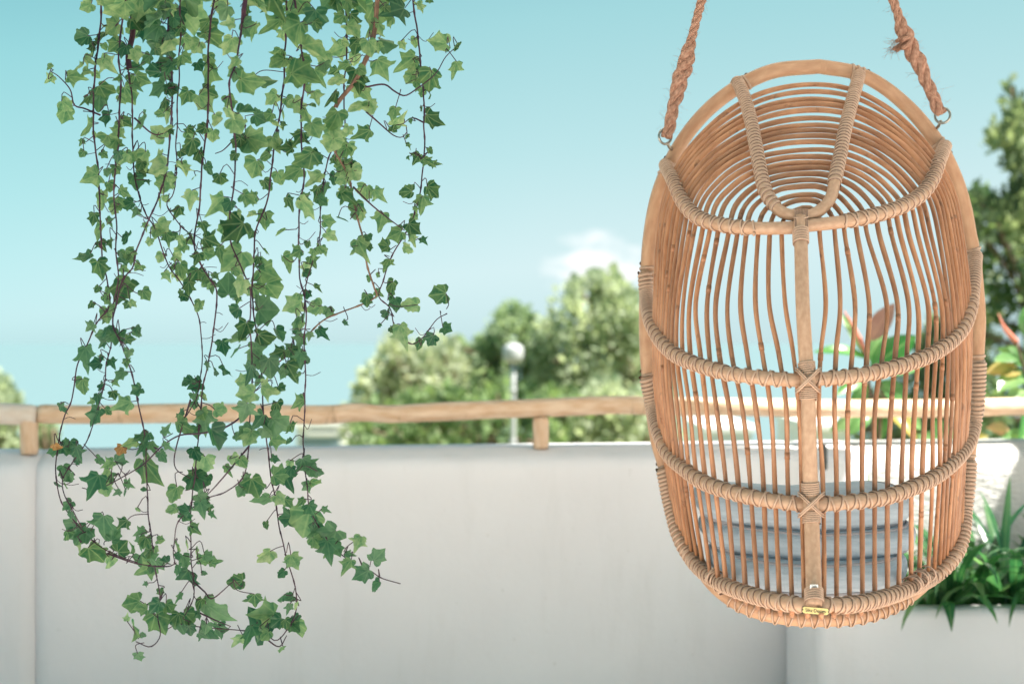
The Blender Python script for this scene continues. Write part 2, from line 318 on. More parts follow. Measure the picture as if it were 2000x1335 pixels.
# ------------------------------------------------------------------ sea and land
def sea():
    m = bpy.data.materials.new('sea_water'); m.use_nodes = True; t = m.node_tree; b = t.nodes['Principled BSDF']
    b.inputs['Base Color'].default_value = (.13, .19, .20, 1); b.inputs['Roughness'].default_value = .3; b.inputs['IOR'].default_value = 1.33
    tc = t.nodes.new('ShaderNodeTexCoord'); n = t.nodes.new('ShaderNodeTexNoise'); n.inputs['Scale'].default_value = .08; n.inputs['Detail'].default_value = 6
    bp = t.nodes.new('ShaderNodeBump'); bp.inputs['Strength'].default_value = .5; bp.inputs['Distance'].default_value = 1.0
    t.links.new(tc.outputs['Object'], n.inputs[0]); t.links.new(n.outputs[0], bp.inputs['Height']); t.links.new(bp.outputs[0], b.inputs['Normal'])
    return m
mb = MB(); mb.add([(-30000, 150, -45), (30000, 150, -45), (30000, 40000, -45), (-30000, 40000, -45)], [(0, 1, 2, 3)]); mb.build('sea', sea(), smooth=False, kind='structure')
mb = MB(); nx, ny = 60, 50; vs = []
for j in range(ny):
    y = 6.4 + (j/(ny-1))**2.2*440
    for i in range(nx):
        x = (i/(nx-1)-.5)*2*(18+y*1.2)
        z = -1.2 - (y-6)*.14 - max(0, y-60)*.06 + mnoise.noise(Vector((x*.08, y*.08, 0)))*min(1.5, .2+y*.02)
        vs.append((x, y, max(z, -47)))
mb.add(vs, [(j*nx+i, j*nx+i+1, (j+1)*nx+i+1, (j+1)*nx+i) for j in range(ny-1) for i in range(nx-1)])
mb.build('hillside', M['earth'], kind='structure')
mb = MB(); mb.box((0, 1.2, -.06), (16, 10.4, .12)); mb.build('terrace_floor', M['floor'], smooth=False, kind='structure')

# ------------------------------------------------------------------ parapet
WALLA = R(8)
WU = np.array((math.cos(WALLA), math.sin(WALLA), 0)); WV = np.array((-math.sin(WALLA), math.cos(WALLA), 0))
W0 = np.array((-1.755, 4.875, 0))      # far top edge of the parapet runs through here
def wall_at(px):                       # distance along the wall and depth where a sight line meets its far top edge
    k = (px-1000)/F; s = (k*W0[1]-W0[0])/(WU[0]-k*WU[1]); p = W0 + WU*s; return s, p[1]
def Wp(s, v, z): return W0 + WU*s + WV*v + np.array((0, 0, z))
TOPZ = EYE - .365
def wall_section(name, s0, s1, proud, m, label, top=0.0, amp=.006, rough=.02):
    prof = []
    fr = -.235 - proud
    prof += [(fr, 0.0), (fr, .3), (fr, .6), (fr, TOPZ-.115+top), (fr+.004, TOPZ-.075+top), (fr+.014, TOPZ-.052+top), (fr+.035, TOPZ-.035+top), (fr+.07, TOPZ-.025+top), (-.06, TOPZ-.006+top), (-.012, TOPZ+top), (0.004, TOPZ-.012+top), (.008, TOPZ-.05+top), (.008, 0)]
    dense = []
    for a, b in zip(prof[:-1], prof[1:]):
        k = max(1, int(math.dist(a, b)/.05)); dense += [(a[0]+(b[0]-a[0])*q/k, a[1]+(b[1]-a[1])*q/k) for q in range(k)]
    dense.append(prof[-1]); n = len(dense); ms = max(4, int((s1-s0)/.05)); mb = MB(); v = []
    er = .018
    for i in range(ms+1):
        s = s0+(s1-s0)*i/ms; e = min(i, ms-i); ins = er if e == 0 else 0
        for (a, z) in dense:
            d = mnoise.noise(Vector((s*1.3, z*1.6, proud*9)))*amp + mnoise.noise(Vector((s*4.5, z*5, 3)))*amp*.45
            zz = z + (mnoise.noise(Vector((s*1.1, 7, 0)))*.006 if z > TOPZ-.12 else 0)
            v.append(Wp(s, (a+ins*(1 if a < -.1 else -.3)) + d, zz - ins*.3*(z > .8)))
    f = [(i*n+j, (i+1)*n+j, (i+1)*n+j+1, i*n+j+1) for i in range(ms) for j in range(n-1)]
    f += [tuple(range(n)), tuple(ms*n+j for j in range(n-1, -1, -1))]
    mb.add(v, f); o = mb.build(name, m); return tag(o, label, 'wall')
sL = wall_at(75)[0]; sP0 = wall_at(1533)[0]; sP1 = wall_at(1648)[0]
wall_section('parapet_wall', sL+.02, sP0+.03, 0, M['plaster'], 'long white plastered parapet wall with rounded top below the ivy and the log handrail')
wall_section('parapet_wall', -2.4, sL+.030, .009, M['plaster'], 'short end of white parapet standing proud of the long wall at its left end')
wall_section('parapet_pillar', sP0, sP1, .02, M['plaster'], 'narrow white pillar of the parapet with a drain slot, behind the hanging chair', top=.002)['category'] = 'pillar'
wall_section('parapet_wall', sP1-.03, 5.6, 0, M['stucco'], 'sunlit rough stucco parapet wall behind the strap leaved plants', amp=.010)
# drain slot with weathering
t = thing('drain_spout', tuple(Wp(wall_at(1560)[0], -.262, EYE-.42)), 'small dark drain slot in the white pillar behind the chair', 'drain')
s_ = wall_at(1559)[0]; mb = MB()
c = Wp(s_, -.262, EYE-.408); tube(mb, catmull([c+np.array((0, .03, .034)), c+np.array((0, -.004, .034)), c+np.array((0, -.008, 0)), c+np.array((0, -.004, -.040))], .006), .0125, 8); mb.build('pipe', M['darkhole'], t)

# ------------------------------------------------------------------ log handrail
def log(mb, pts, r, seed, seg=18, step=.02, lump=.10):
    p = catmull(pts, step); m = len(p); s = np.linspace(0, 1, m)*len(pts); tt, N, B = frames(p)
    a = np.linspace(0, 2*math.pi, seg, endpoint=False); v = []; uv = []; L = 0
    for i in range(m):
        if i: L += np.linalg.norm(p[i]-p[i-1])
        for j, q in enumerate(a):
            n = N[i]*math.cos(q)+B[i]*math.sin(q); rr = r[i] if not np.isscalar(r) else r
            k = 1 + lump*mnoise.noise(Vector((n[0]*1.1+seed, n[2]*1.1, L*3.0))) + lump*.7*max(0, mnoise.noise(Vector((n[0]*2.1, n[2]*2.3+seed, L*9)))) + .02*mnoise.noise(Vector((n[0]*6, n[2]*6, L*3)))
            if i in (0, m-1): k *= .9
            v.append(p[i]+n*rr*k); uv.append((abs(j/seg-.5), L))
    f = [(i*seg+j, i*seg+(j+1) % seg, (i+1)*seg+(j+1) % seg, (i+1)*seg+j) for i in range(m-1) for j in range(seg)]
    f += [tuple(range(seg-1, -1, -1)), tuple((m-1)*seg+j for j in range(seg))]
    mb.add(v, f, uv)
def rail_pt(px, py, off=-.10):
    s, d = wall_at(px); k = (px-1000)/F
    a = W0 + WV*off; s = (k*a[1]-a[0])/(WU[0]-k*WU[1]); q = a+WU*s
    return P(px, py, q[1])
hr = thing('log_handrail', tuple(rail_pt(1000, 800)), 'peeled log handrail on short round posts along the white parapet', 'handrail')
mb = MB(); log(mb, [rail_pt(*q) for q in ((76, 808), (200, 809), (320, 807), (450, 806), (570, 809), (640, 809), (700, 805), (760, 808), (850, 804), (950, 800), (1060, 796), (1150, 792), (1215, 790), (1290, 793), (1400, 795), (1600, 797), (1800, 797), (1960, 794), (2150, 792), (2500, 786))], .0325, 3.1)
mb.build('rail_log', M['rail'], hr, label='long knotty tan log')
mb = MB(); log(mb, [rail_pt(*q) for q in ((-500, 812), (-250, 805), (-100, 808), (0, 808), (72, 811))], .0355, 8.2); mb.build('rail_log', M['railpale'], hr, label='log at the left end with sunlit brightness put into its paler colour')
for px, w in ((57, .031), (1057, .028), (2085, .03)):
    mb = MB(); a = rail_pt(px, 866); b = rail_pt(px, 815); a[2] = TOPZ-.012
    log(mb, [a, (a+b)/2, b], w, px*.1, step=.015, lump=.14); mb.build('post', M['rail'], hr)

# ------------------------------------------------------------------ planter box with strap leaved plants
PX0 = .957; PF = 4.53; PT = EYE - .853
mb = MB(); back = 5.3
outer = [(PX0, PF), (3.4, PF+.05), (3.4, back), (PX0, 5.0)]; nseg = 1
pl = thing('planter_box', (1.6, 4.7, 0), 'low white plastered planter box built against the parapet', 'planter')
def strip_wall(mb, a, b, th, z0, z1, inset=0.0):
    a = np.array(a); b = np.array(b); L = np.linalg.norm(b-a); u = (b-a)/L; n = np.array((-u[1], u[0])); k = max(2, int(L/.05)); v = []
    prof = [(0, z0), (0, (z0+z1)/2), (0, z1-.03), (.008, z1-.010), (.026, z1), (th-.02, z1), (th, z1-.015), (th, z0)]
    for i in range(k+1):
        s = L*i/k; e = .012 if i in (0, k) else 0
        for (q, z) in prof:
            w = mnoise.noise(Vector((s*1.7, z*2, a[0])))*.006
            p = a+u*(s+(e if i == 0 else -e))+n*(q+w+(e if q == 0 else 0)); v.append((p[0], p[1], z+mnoise.noise(Vector((s*1.2, 3, 1)))*.006*(z > z0)))
    m = len(prof); f = [(i*m+j, (i+1)*m+j, (i+1)*m+j+1, i*m+j+1) for i in range(k) for j in range(m-1)]
    f += [tuple(range(m)), tuple(k*m+j for j in range(m-1, -1, -1))]; mb.add(v, f)
strip_wall(mb, (PX0, PF), (3.4, PF+.05), .10, 0, PT); mb.build('front_wall', M['plaster'], pl)
mb = MB(); strip_wall(mb, (PX0+.002, 5.02), (PX0+.002, PF+.03), .10, 0, PT-.003); mb.build('side_wall', M['plaster'], pl)
mb = MB(); mb.add([(PX0+.05, PF+.05, PT-.06), (3.3, PF+.08, PT-.06), (3.3, 5.4, PT-.06), (PX0+.05, 5.0, PT-.06)], [(0, 1, 2, 3)]); mb.build('soil', M['soil'], pl, smooth=False)
def strap_leaf(mb, base, az, length, arch, width, seed, lean=.25):
    rn = random.Random(seed); n = 12; p = [np.array(base, float)]; el = R(88)-lean; d = np.array((math.cos(az), math.sin(az), 0))
    for i in range(n):
        el -= arch/n*(0.4+1.2*i/n); p.append(p[-1]+(d*math.cos(el)+np.array((0, 0, math.sin(el))))*length/n)
    p = np.array(p); side = np.array((-math.sin(az), math.cos(az), 0)); v = []; uv = []
    for i, q in enumerate(p):
        t = i/n; w = width*(.65+.5*math.sin(min(1, t*1.6)*math.pi*.5))*(1-max(0, (t-.55)/.45)**1.8)*.5+.0005
        up = np.cross(side, (p[min(i+1, n)]-p[max(i-1, 0)])); up /= np.linalg.norm(up)+1e-9
        for x, h in ((-1, .22), (0, 0), (1, .22)): v.append(q+side*w*x+up*w*h); uv.append((x*.5, t))
    mb.add(v, [(i*3+j, i*3+j+1, i*3+j+4, i*3+j+3) for i in range(n) for j in range(2)], uv)
rnd = random.Random(5)
def strap_plant(px, d, nl, label, extra=()):
    base = P(px, 1180, d); base[2] = PT-.06
    t = thing('strap_leaf_plant', tuple(base), label, 'plant', 'strap leaved plants in the planter')
    for i in range(nl):
        mb = MB(); az = rnd.uniform(0, 2*math.pi)
        if math.sin(az) > .2: L = rnd.uniform(.32, .50); arch = rnd.uniform(.8, 1.9)
        else: L = rnd.uniform(.34, .54); arch = rnd.uniform(1.1, 2.2)
        b = base+np.array((math.cos(az)*.03+rnd.uniform(-.03, .03), math.sin(az)*.03, 0))
        strap_leaf(mb, b, az, L, arch, rnd.uniform(.020, .036), i, rnd.uniform(.15, .75)); mb.build('leaf', M['clivia'], t)
    for (az, L, arch, w, lean, off) in extra:
        mb = MB(); strap_leaf(mb, base+np.array(off), R(az), L, arch, w, 99, lean); mb.build('leaf', M['clivia'], t)
strap_plant(1880, 4.76, 34, 'dark green strap leaved plant nearest the chair in the white planter', [(205, .46, 1.35, .034, .85, (0, -.08, .05)), (192, .42, 1.3, .030, .75, (0, -.05, .04)), (180, .44, 1.5, .03, .5, (0, -.03, .04)), (178, .5, 1.1, .026, .4, (0, 0, .04))])
strap_plant(1975, 4.74, 30, 'strap leaved plant with long arching leaves at the front of the white planter', [(190, .52, 1.55, .036, .75, (0, -.06, .05)), (200, .46, 1.5, .03, .5, (0, 0, .05)), (120, .42, .5, .026, .15, (.02, 0, .02)), (60, .46, .4, .026, .1, (-.03, 0, .02))])
strap_plant(2060, 4.80, 28, 'strap leaved plant cut by the right edge of the picture')
strap_plant(1835, 4.72, 26, 'small strap leaved plant half hidden behind the lower edge of the chair')
strap_plant(1700, 4.98, 5, 'few strap leaves behind the seat of the hanging chair', [(95, .47, .15, .016, .02, (0, -.03, .0))])

# ------------------------------------------------------------------ unseen roof, outline cut to throw shade; also carries chair and ivy
mb = MB(); z0, z1 = EYE+1.5, EYE+1.66
poly = [(-1.3, 2.15), (3.7, 2.15), (3.7, 5.1), (2.93, 5.1), (2.93, 4.12), (2.25, 4.15), (2.22, 4.75), (-1.9, 4.60), (-1.9, 3.7)]; n = len(poly)  # edges and right arm placed for the wanted shadow lines on wall and planter
mb.add([(x, y, z0) for x, y in poly]+[(x, y, z1) for x, y in poly], [tuple(range(n-1, -1, -1)), tuple(range(n, 2*n))]+[(i, (i+1) % n, n+(i+1) % n, n+i) for i in range(n)])
tag(mb.build('shade_roof', M['soffit'], smooth=False), 'unseen flat white plastered roof slab shaped to shade the terrace', 'roof')
for k, (x, y) in enumerate(((-1.76, 4.1), (3.4, 3.6), (-1.17, 2.3), (3.4, 2.3))):
    mb = MB(); mb.box((x, y, z0/2), (.22, .22, z0)); o = bevel(mb.build('roof_column', M['soffit'], smooth=False), .02)
    tag(o, ('white square column left of the ivy', 'white square column right of the hanging chair', 'rear white column on the ivy side', 'rear white column on the chair side')[k], 'column', 'columns under the terrace roof')
mb = MB(); log(mb, [(-1.45, 2.86, z0-.05), (-.6, 2.85, z0-.055), (.5, 2.86, z0-.05)], .045, 1.0); tag(mb.build('ivy_beam', M['rail']), 'round wooden beam under the roof carrying the ivy', 'beam')

# ------------------------------------------------------------------ background trees
def leaf_cloud(mb, centers, per, rad, size, rs, upb=.35):
    """small needle tufts, each a crossed pair of narrow triangles, spread through lumpy clumps"""
    V = []; Fc = []; n = 0
    for (c, cr) in centers:
        k = int(per*(cr/rad)**2)
        for _ in range(k):
            q = rs.normal(size=3); q /= np.linalg.norm(q); q *= cr*rs.uniform(.35, 1.08)**.6; q[2] *= 1.7; q[:2] *= .75
            p = c+q; d = rs.normal(size=3)*.7+q/cr*.6+np.array((0, 0, upb)); d /= np.linalg.norm(d)
            s = np.cross(d, rs.normal(size=3)); s /= np.linalg.norm(s); L = size*rs.uniform(.6, 1.5); w = L*.30
            V += [p-s*w*.4, p+s*w*.4, p+d*L*.6+s*w, p+d*L, p+d*L*.6-s*w]; Fc.append((n, n+1, n+2, n+3, n+4)); n += 5
    mb.add(V, Fc)
def pine(px0, px1, outline, d, ybot, m, label, seed, cr=.31, per=95, size=.13, group=None, fill=.85, cat='pine tree', trunkx=None):
    rs = np.random.RandomState(seed); ox = [q[0] for q in outline]; oy = [q[1] for q in outline]; cs = []
    ppm = F/d; base_x = trunkx or (px0+px1)/2; base = P(base_x, ybot, d); base[2] = -1.2-(d-6)*.14-.3
    wpx = (px1-px0)
    step = cr*ppm*.62; x = px0
    while x <= px1:
        top = np.interp(x, ox, oy); y = top+cr*ppm*.6
        while y < ybot:
            if rs.rand() < fill:
                dd = d+rs.uniform(-1, 1)*min(2.2, wpx/ppm*.4); r_ = cr*rs.uniform(.5, 1.15)
                cs.append((P(x+rs.uniform(-.4, .4)*step, max(y+rs.uniform(-.5, .5)*step, top+r_*ppm*.5), dd), r_))
            y += step*1.15
        x += step
    # small pointed leader tufts above the outline
    for _ in range(int(wpx/step*1.6)):
        x = rs.uniform(px0, px1); top = np.interp(x, ox, oy)
        for k in range(4): cs.append((P(x+rs.uniform(-4, 4), top+14-k*11, d+rs.uniform(-.5, .5)), cr*(.50-.10*k)))
    t = thing('pine_tree', tuple(base), label, cat, group)
    mb = MB(); leaf_cloud(mb, cs, per, cr, size, rs); mb.build('crown', m, t, smooth=False)
    mb = MB(); topc = P(base_x, np.interp(base_x, ox, oy)+.45*cr*ppm, d)
    ctr = catmull([base, base*.5+topc*.5+np.array((.15, 0, 0)), topc], .4); tube(mb, ctr, np.linspace(.17, .03, len(ctr)), 8); mb.build('trunk', M['bark'], t)
    mb = MB()
    for c_, r_ in cs[::max(1, len(cs)//22)]:
        k = ctr[min(len(ctr)-1, max(1, int(len(ctr)*rs.uniform(.35, .9))))]; tube(mb, catmull([k, (k+c_)/2+np.array((0, 0, .15)), c_], .4), .03, 5)
    mb.build('branch', M['bark'], t)
    return t
pine(690, 900, [(690, 815), (705, 760), (730, 735), (750, 690), (775, 672), (800, 700), (825, 690), (860, 680), (900, 720)], 24, 900, M['pineA'], 'pale olive pine at the left end of the tree line beyond the wall', 11, group='pines beyond the parapet')
pine(870, 1080, [(870, 700), (900, 682), (930, 690), (960, 668), (985, 622), (1005, 610), (1030, 625), (1050, 660), (1080, 650)], 26, 905, M['pineA'], 'pale olive pine behind the white street lamp', 12, group='pines beyond the parapet')
pine(1060, 1310, [(1060, 660), (1085, 640), (1100, 590), (1118, 566), (1140, 580), (1160, 560), (1180, 560), (1200, 550), (1222, 580), (1250, 610), (1275, 650), (1310, 740)], 25, 905, M['pineA'], 'tallest pale olive pine, just beside the rattan chair', 13, group='pines beyond the parapet')
pine(700, 1150, [(700, 830), (760, 800), (850, 790), (950, 790), (1050, 780), (1150, 800)], 21, 905, M['pineB'], 'low dark bushy pine under the log handrail', 14, cr=.34, group='pines beyond the parapet', cat='bush', fill=.45)
pine(1130, 1300, [(1130, 800), (1200, 780), (1300, 800)], 21, 905, M['pineA'], 'low olive bush right of the middle rail post', 15, cr=.34, cat='bush', fill=.6)
pine(1905, 2120, [(1905, 400), (1925, 395), (1945, 430), (1965, 420), (1990, 400), (2030, 380), (2120, 360)], 15, 880, M['pineB'], 'big dark green pine right of the chair', 16, cr=.24, per=90, fill=.5, size=.10, trunkx=2080)
pine(1700, 1910, [(1700, 790), (1760, 760), (1800, 700), (1850, 630), (1910, 520)], 16, 880, M['pineB'], 'dark green pine seen through the right side of the basket', 17, cr=.32, per=140, size=.10)
def sprays(t, pts, d, m, seed):
    rs = np.random.RandomState(seed); mb = MB(); leaf_cloud(mb, [(P(x, y, d+rs.uniform(-.3, .3)), r) for x, y, r in pts], 60, .12, .085, rs, .6); return mb
t = thing('overhanging_tree', tuple(P(2200, 1000, 11.8)), 'tree with thin feathery branches reaching in high right of the chair', 'tree')
mb = sprays(t, [(1975, 165, .04), (1974, 185, .06), (1970, 215, .08), (1985, 225, .09), (1940, 260, .06), (1955, 275, .09), (1935, 280, .06), (1970, 280, .13), (1995, 260, .13), (2010, 290, .2), (1990, 310, .1), (2040, 320, .3), (2100, 360, .4), (1910, 385, .05), (1912, 400, .06), (1925, 410, .09), (1918, 440, .08), (1960, 395, .06), (1965, 420, .1), (1990, 400, .12), (2010, 430, .2)], 11.8, M['pineB'], 3); mb.build('crown', M['pineB'], t, smooth=False)
mb = MB(); b0 = P(2200, 1000, 11.8); b0[2] = -2.2
tube(mb, catmull([b0, P(2180, 600, 11.8), P(2120, 400, 11.8), P(2040, 320, 11.8), P(1975, 290, 11.8), P(1940, 275, 11.8)], .2), np.linspace(.16, .012, len(catmull([b0, P(2180, 600, 11.8), P(2120, 400, 11.8), P(2040, 320, 11.8), P(1975, 290, 11.8), P(1940, 275, 11.8)], .2))), 8)
tube(mb, catmull([P(2000, 300, 11.8), P(1985, 250, 11.8), P(1975, 170, 11.8)], .05), .008, 5); tube(mb, catmull([P(2120, 400, 11.8), P(1990, 425, 11.8), P(1915, 400, 11.8)], .05), .012, 5); mb.build('branch', M['bark'], t)
pine(-60, 40, [(-60, 770), (0, 765), (40, 800)], 25, 900, M['pineA'], 'faint pale tree at the left edge behind the end post', 18, cr=.3, per=90, fill=.8)
pine(75, 105, [(75, 840), (90, 815), (105, 845)], 27, 900, M['pineA'], 'tiny pale shrub beyond the wall just right of the end post', 19, cr=.16, per=50, fill=.8)

# ------------------------------------------------------------------ lamp and houses
d = 18; base = P(1002, 880, d); base[2] = -3.2
t = thing('street_lamp', tuple(base), 'white street lamp with round head in front of the olive pines', 'street lamp')
mb = MB(); top = P(1002, 712, d); tube(mb, catmull([base, (base+top)/2, top], .3), .034, 10); mb.build('pole', M['lampwhite'], t)
mb = MB(); c = P(1002, 688, d); rr = .8*np.array([.07, .15, .16, .165, .165, .15, .05]); zz = np.linspace(-.14, .12, 7); tube(mb, np.array([c+np.array((0, 0, z)) for z in zz]), rr, 20); mb.build('lamp_head', M['lampwhite'], t)
mb = MB()
for z in (.35, 1.0, 1.6): tube(mb, np.array([top-np.array((0, 0, z)), top-np.array((0, 0, z-.05))]), .043, 10)
mb.build('collar', M['lampwhite'], t)
def house(px0, px1, py0, d, label, wins, depth=6, name='white_house'):
    a = P(px0, py0, d); b = P(px1, py0, d); w = b[0]-a[0]; zt = a[2]; zb = -1.2-(d-6)*.14-max(0, d-60)*.06-1; c = ((a[0]+b[0])/2, d+depth/2)
    t = thing(name, (c[0], c[1], zb), label, 'house', 'white houses down the slope')
    mb = MB(); mb.box((c[0], c[1], (zt+zb)/2), (w, depth, zt-zb)); mb.build('wall', M['whitewash'], t, smooth=False)
    mb = MB(); mb.box((c[0], c[1], zt+.09), (w+.3, depth+.3, .18)); mb.build('roof', M['whitewash'], t, smooth=False)
    for (u0, u1, v0, v1) in wins:
        p = P(u0, v0, d); q = P(u1, v1, d); mb = MB(); mb.box(((p[0]+q[0])/2, d-.01, (p[2]+q[2])/2), (q[0]-p[0], .08, p[2]-q[2])); wn_ = mb.build('window', M['glass'], t, smooth=False)
        mb = MB(); mb.box(((p[0]+q[0])/2, d-.06, q[2]-.05), (q[0]-p[0]+.15, .12, .08)); mb.build('sill', M['whitewash'], wn_, smooth=False)
house(578, 672, 832, 45, 'flat roofed white house under the handrail beside the ivy', [(588, 662, 855, 885), (605, 655, 838, 842)])
house(660, 700, 850, 47, 'lower white house at the foot of the leftmost pine', [(670, 690, 868, 880)])
house(1385, 1470, 842, 50, 'white house seen through the left reeds of the chair', [(1400, 1450, 868, 880)])
house(1590, 1660, 838, 42, 'white house seen just right of the chair back post', [(1605, 1640, 868, 880)])

# ------------------------------------------------------------------ rubber plants behind the wall
def broad_leaf(mb, a, b, w, face=(0, -1, .3), cup=.25, droop=.12, n=12):
    a = np.array(a); b = np.array(b); L = np.linalg.norm(b-a); u = (b-a)/L; f = np.array(face, float); f -= u*np.dot(f, u); f /= np.linalg.norm(f); s = np.cross(u, f); v = []; uv = []
    for i in range(n+1):
        t = i/n; q = a+(b-a)*t - f*(-droop*L*math.sin(t*math.pi)); ww = w*.5*(math.sin(min(1, t*1.02)*math.pi)**.7*(1-.15*t)) if 0 < t < 1 else .001
        for x in (-1, -.5, 0, .5, 1): v.append(q+s*ww*x+f*ww*cup*(x*x)); uv.append((x*.5, t))
    mb.add(v, [(i*5+j, i*5+j+1, i*5+j+6, i*5+j+5) for i in range(n) for j in range(4)], uv)
def rubber(px, d, label, leaves, bud=None, stems=()):
    base = P(px, 900, d); base[2] = -1.2; t = thing('rubber_plant', tuple(base), label, 'plant', 'rubber plants beyond the parapet')
    mb = MB()
    for s in stems: q = catmull([base]+[P(x, y, d) for x, y in s], .05); tube(mb, q, np.linspace(.018, .007, len(q)), 8)
    mb.build('stem', M['bark'], t)
    for i, (x0, y0, x1, y1, w, mm, fz) in enumerate(leaves):
        rn = random.Random(i*7+px); mb = MB(); broad_leaf(mb, P(x0, y0, d), P(x1, y1, d+rn.uniform(-.12, .08)), w/F*d, (rn.uniform(-.5, .5), -1, fz), droop=rn.uniform(.03, .14)); mb.build('leaf', M[mm], t)
    if bud:
        mb = MB(); q = catmull([P(x, y, d) for x, y in bud], .01); tube(mb, q, np.interp(np.linspace(0, 1, len(q)), (0, .3, 1), (.011, .012, .002)), 8); mb.build('bud', M['bud'], t, label='red pointed leaf bud')
rubber(1700, 5.75, 'rubber plant with a brown young leaf seen through the chair back', [
    (1695, 700, 1588, 688, 34, 'ficus', 1.2), (1698, 665, 1748, 592, 44, 'ficusred', .2), (1693, 705, 1725, 635, 46, 'ficus', .2), (1690, 695, 1640, 610, 20, 'ficus', .3),
    (1700, 720, 1790, 655, 60, 'ficus', .4), (1705, 725, 1800, 715, 46, 'ficus', .6), (1690, 730, 1632, 772, 34, 'ficus', .6), (1715, 745, 1775, 790, 46, 'ficus', .5), (1690, 745, 1660, 800, 34, 'ficus', .5),
    (1715, 800, 1722, 860, 34, 'ficus', .1), (1700, 800, 1655, 850, 34, 'ficus', .4), (1745, 800, 1800, 838, 40, 'ficus', .5), (1720, 790, 1790, 860, 40, 'ficusyel', .4), (1690, 815, 1620, 840, 30, 'ficus', .5)],
    bud=[(1692, 690), (1668, 640), (1648, 606)], stems=[[(1705, 850), (1700, 780), (1693, 700)], [(1715, 880), (1738, 820), (1715, 740)]])
rubber(1985, 5.9, 'rubber plant with red bud and a yellow leaf beside the chair rim', [
    (1995, 725, 1925, 728, 44, 'ficusyel', .8), (2000, 715, 1948, 680, 50, 'ficus', 1.3), (1998, 735, 1950, 765, 50, 'ficus', .9), (2010, 750, 1960, 722, 30, 'ficus', 1), (2010, 700, 2050, 620, 50, 'ficus', .3), (2005, 660, 2012, 590, 40, 'ficus', .4), (1990, 700, 1940, 705, 30, 'ficus', .9),
    (2000, 760, 1965, 800, 40, 'ficus', .5), (2000, 800, 1990, 860, 24, 'ficus', .3), (1975, 850, 1925, 835, 34, 'ficusyel', .6), (2010, 845, 1950, 862, 30, 'ficus', .8), (2010, 740, 2080, 760, 50, 'ficus', .6)],
    bud=[(1986, 668), (1962, 640), (1950, 612)], stems=[[(2010, 850), (2012, 780), (2000, 720), (1986, 668)]])
rubber(1870, 6.1, 'low rubber plant mostly hidden by the right side of the chair', [
    (1850, 860, 1820, 815, 34, 'ficus', .4), (1860, 860, 1900, 822, 34, 'ficus', .4), (1850, 870, 1790, 850, 32, 'ficus', .6), (1870, 870, 1930, 850, 30, 'ficusyel', .5)], stems=[[(1865, 880), (1858, 855)]])

# ------------------------------------------------------------------ hanging chair
YR = [(115, 3.20), (900, 3.20), (1000, 3.17), (1100, 3.08), (1210, 2.93)]
BB = [(115, 0), (165, .06), (250, .21), (350, .35), (450, .44), (600, .51), (800, .54), (1000, .50), (1100, .44), (1200, .36)]
RIML = [(1600, 130), (1515, 138), (1450, 165), (1397, 202), (1355, 245), (1321, 295), (1299, 342), (1283, 390), (1272, 450), (1266, 511), (1262, 600), (1262, 668), (1267, 735), (1283, 850), (1298, 905), (1318, 980), (1345, 1060), (1385, 1130), (1440, 1175), (1510, 1200), (1600, 1208)]
RIMR = [(1600, 130), (1670, 142), (1723, 168), (1774, 210), (1815, 257), (1843, 300), (1867, 352), (1884, 407), (1894, 459), (1902, 500), (1911, 611), (1909, 668), (1906, 720), (1900, 820), (1889, 905), (1874, 980), (1850, 1060), (1812, 1128), (1760, 1172), (1690, 1200), (1600, 1208)]
RL = sorted((y, x) for x, y in RIML); RR_ = sorted((y, x) for x, y in RIMR)
def side(tab, y): return np.interp(y, [a for a, b in tab], [b for a, b in tab])
def yr(y): return np.interp(y, *zip(*YR))
def bb(y): return np.interp(y, *zip(*BB))
def dep(x, y):
    l, r = side(RL, y), side(RR_, y); c = (l+r)/2; h = max(8, (r-l)/2); rho = min(1, abs(x-c)/h)
    return yr(y) - bb(y)*math.sqrt(max(0, 1-rho**2.3))
def S(x, y, off=0): return P(x, y, dep(x, y)+off)
ch = thing('hanging_chair', tuple(P(1588, 1208, 2.95)), 'egg shaped rattan hanging chair seen from behind with bound hoops and bent reeds', 'hanging chair')
rimpts = [P(x, y, yr(y)) for x, y in RIML[:-1]] + [P(x, y, yr(y)) for x, y in RIMR[::-1][:-1]]
rc = catmull(rimpts+[rimpts[0]], .015)[:-1]
nr = len(rc); rr = .0164*(1+.04*np.sin(np.linspace(0, 6.28*7, nr)))
mb = MB(); tube(mb, rc, rr, 16, closed=True); mb.build('rim', M['rim'], ch, label='thick smooth oval rim pole')
H1 = [(1300, 322), (1315, 352), (1330, 387), (1350, 414), (1378, 431), (1429, 442), (1486, 446), (1557, 444), (1574, 441), (1645, 433), (1702, 422), (1759, 404), (1800, 379), (1822, 348), (1834, 314), (1846, 284)]
H2 = [(1259, 532), (1263, 582), (1270, 625), (1287, 660), (1313, 688), (1344, 705), (1387, 719), (1429, 730), (1486, 737), (1557, 742), (1597, 740), (1660, 735), (1717, 725), (1773, 710), (1830, 686), (1873, 651), (1893, 611), (1901, 554), (1905, 500)]
H3 = [(1262, 735), (1275, 800), (1288, 850), (1306, 888), (1339, 917), (1372, 940), (1428, 960), (1494, 975), (1576, 985), (1593, 985), (1659, 980), (1725, 971), (1774, 955), (1824, 932), (1863, 902), (1890, 868), (1903, 830), (1910, 780), (1913, 710)]
H4 = [(1295, 915), (1309, 985), (1326, 1047), (1352, 1093), (1382, 1123), (1418, 1143), (1461, 1159), (1510, 1172), (1570, 1181), (1620, 1182), (1675, 1178), (1725, 1167), (1774, 1150), (1817, 1130), (1850, 1104), (1873, 1071), (1882, 1035), (1885, 998), (1891, 948), (1894, 905)]
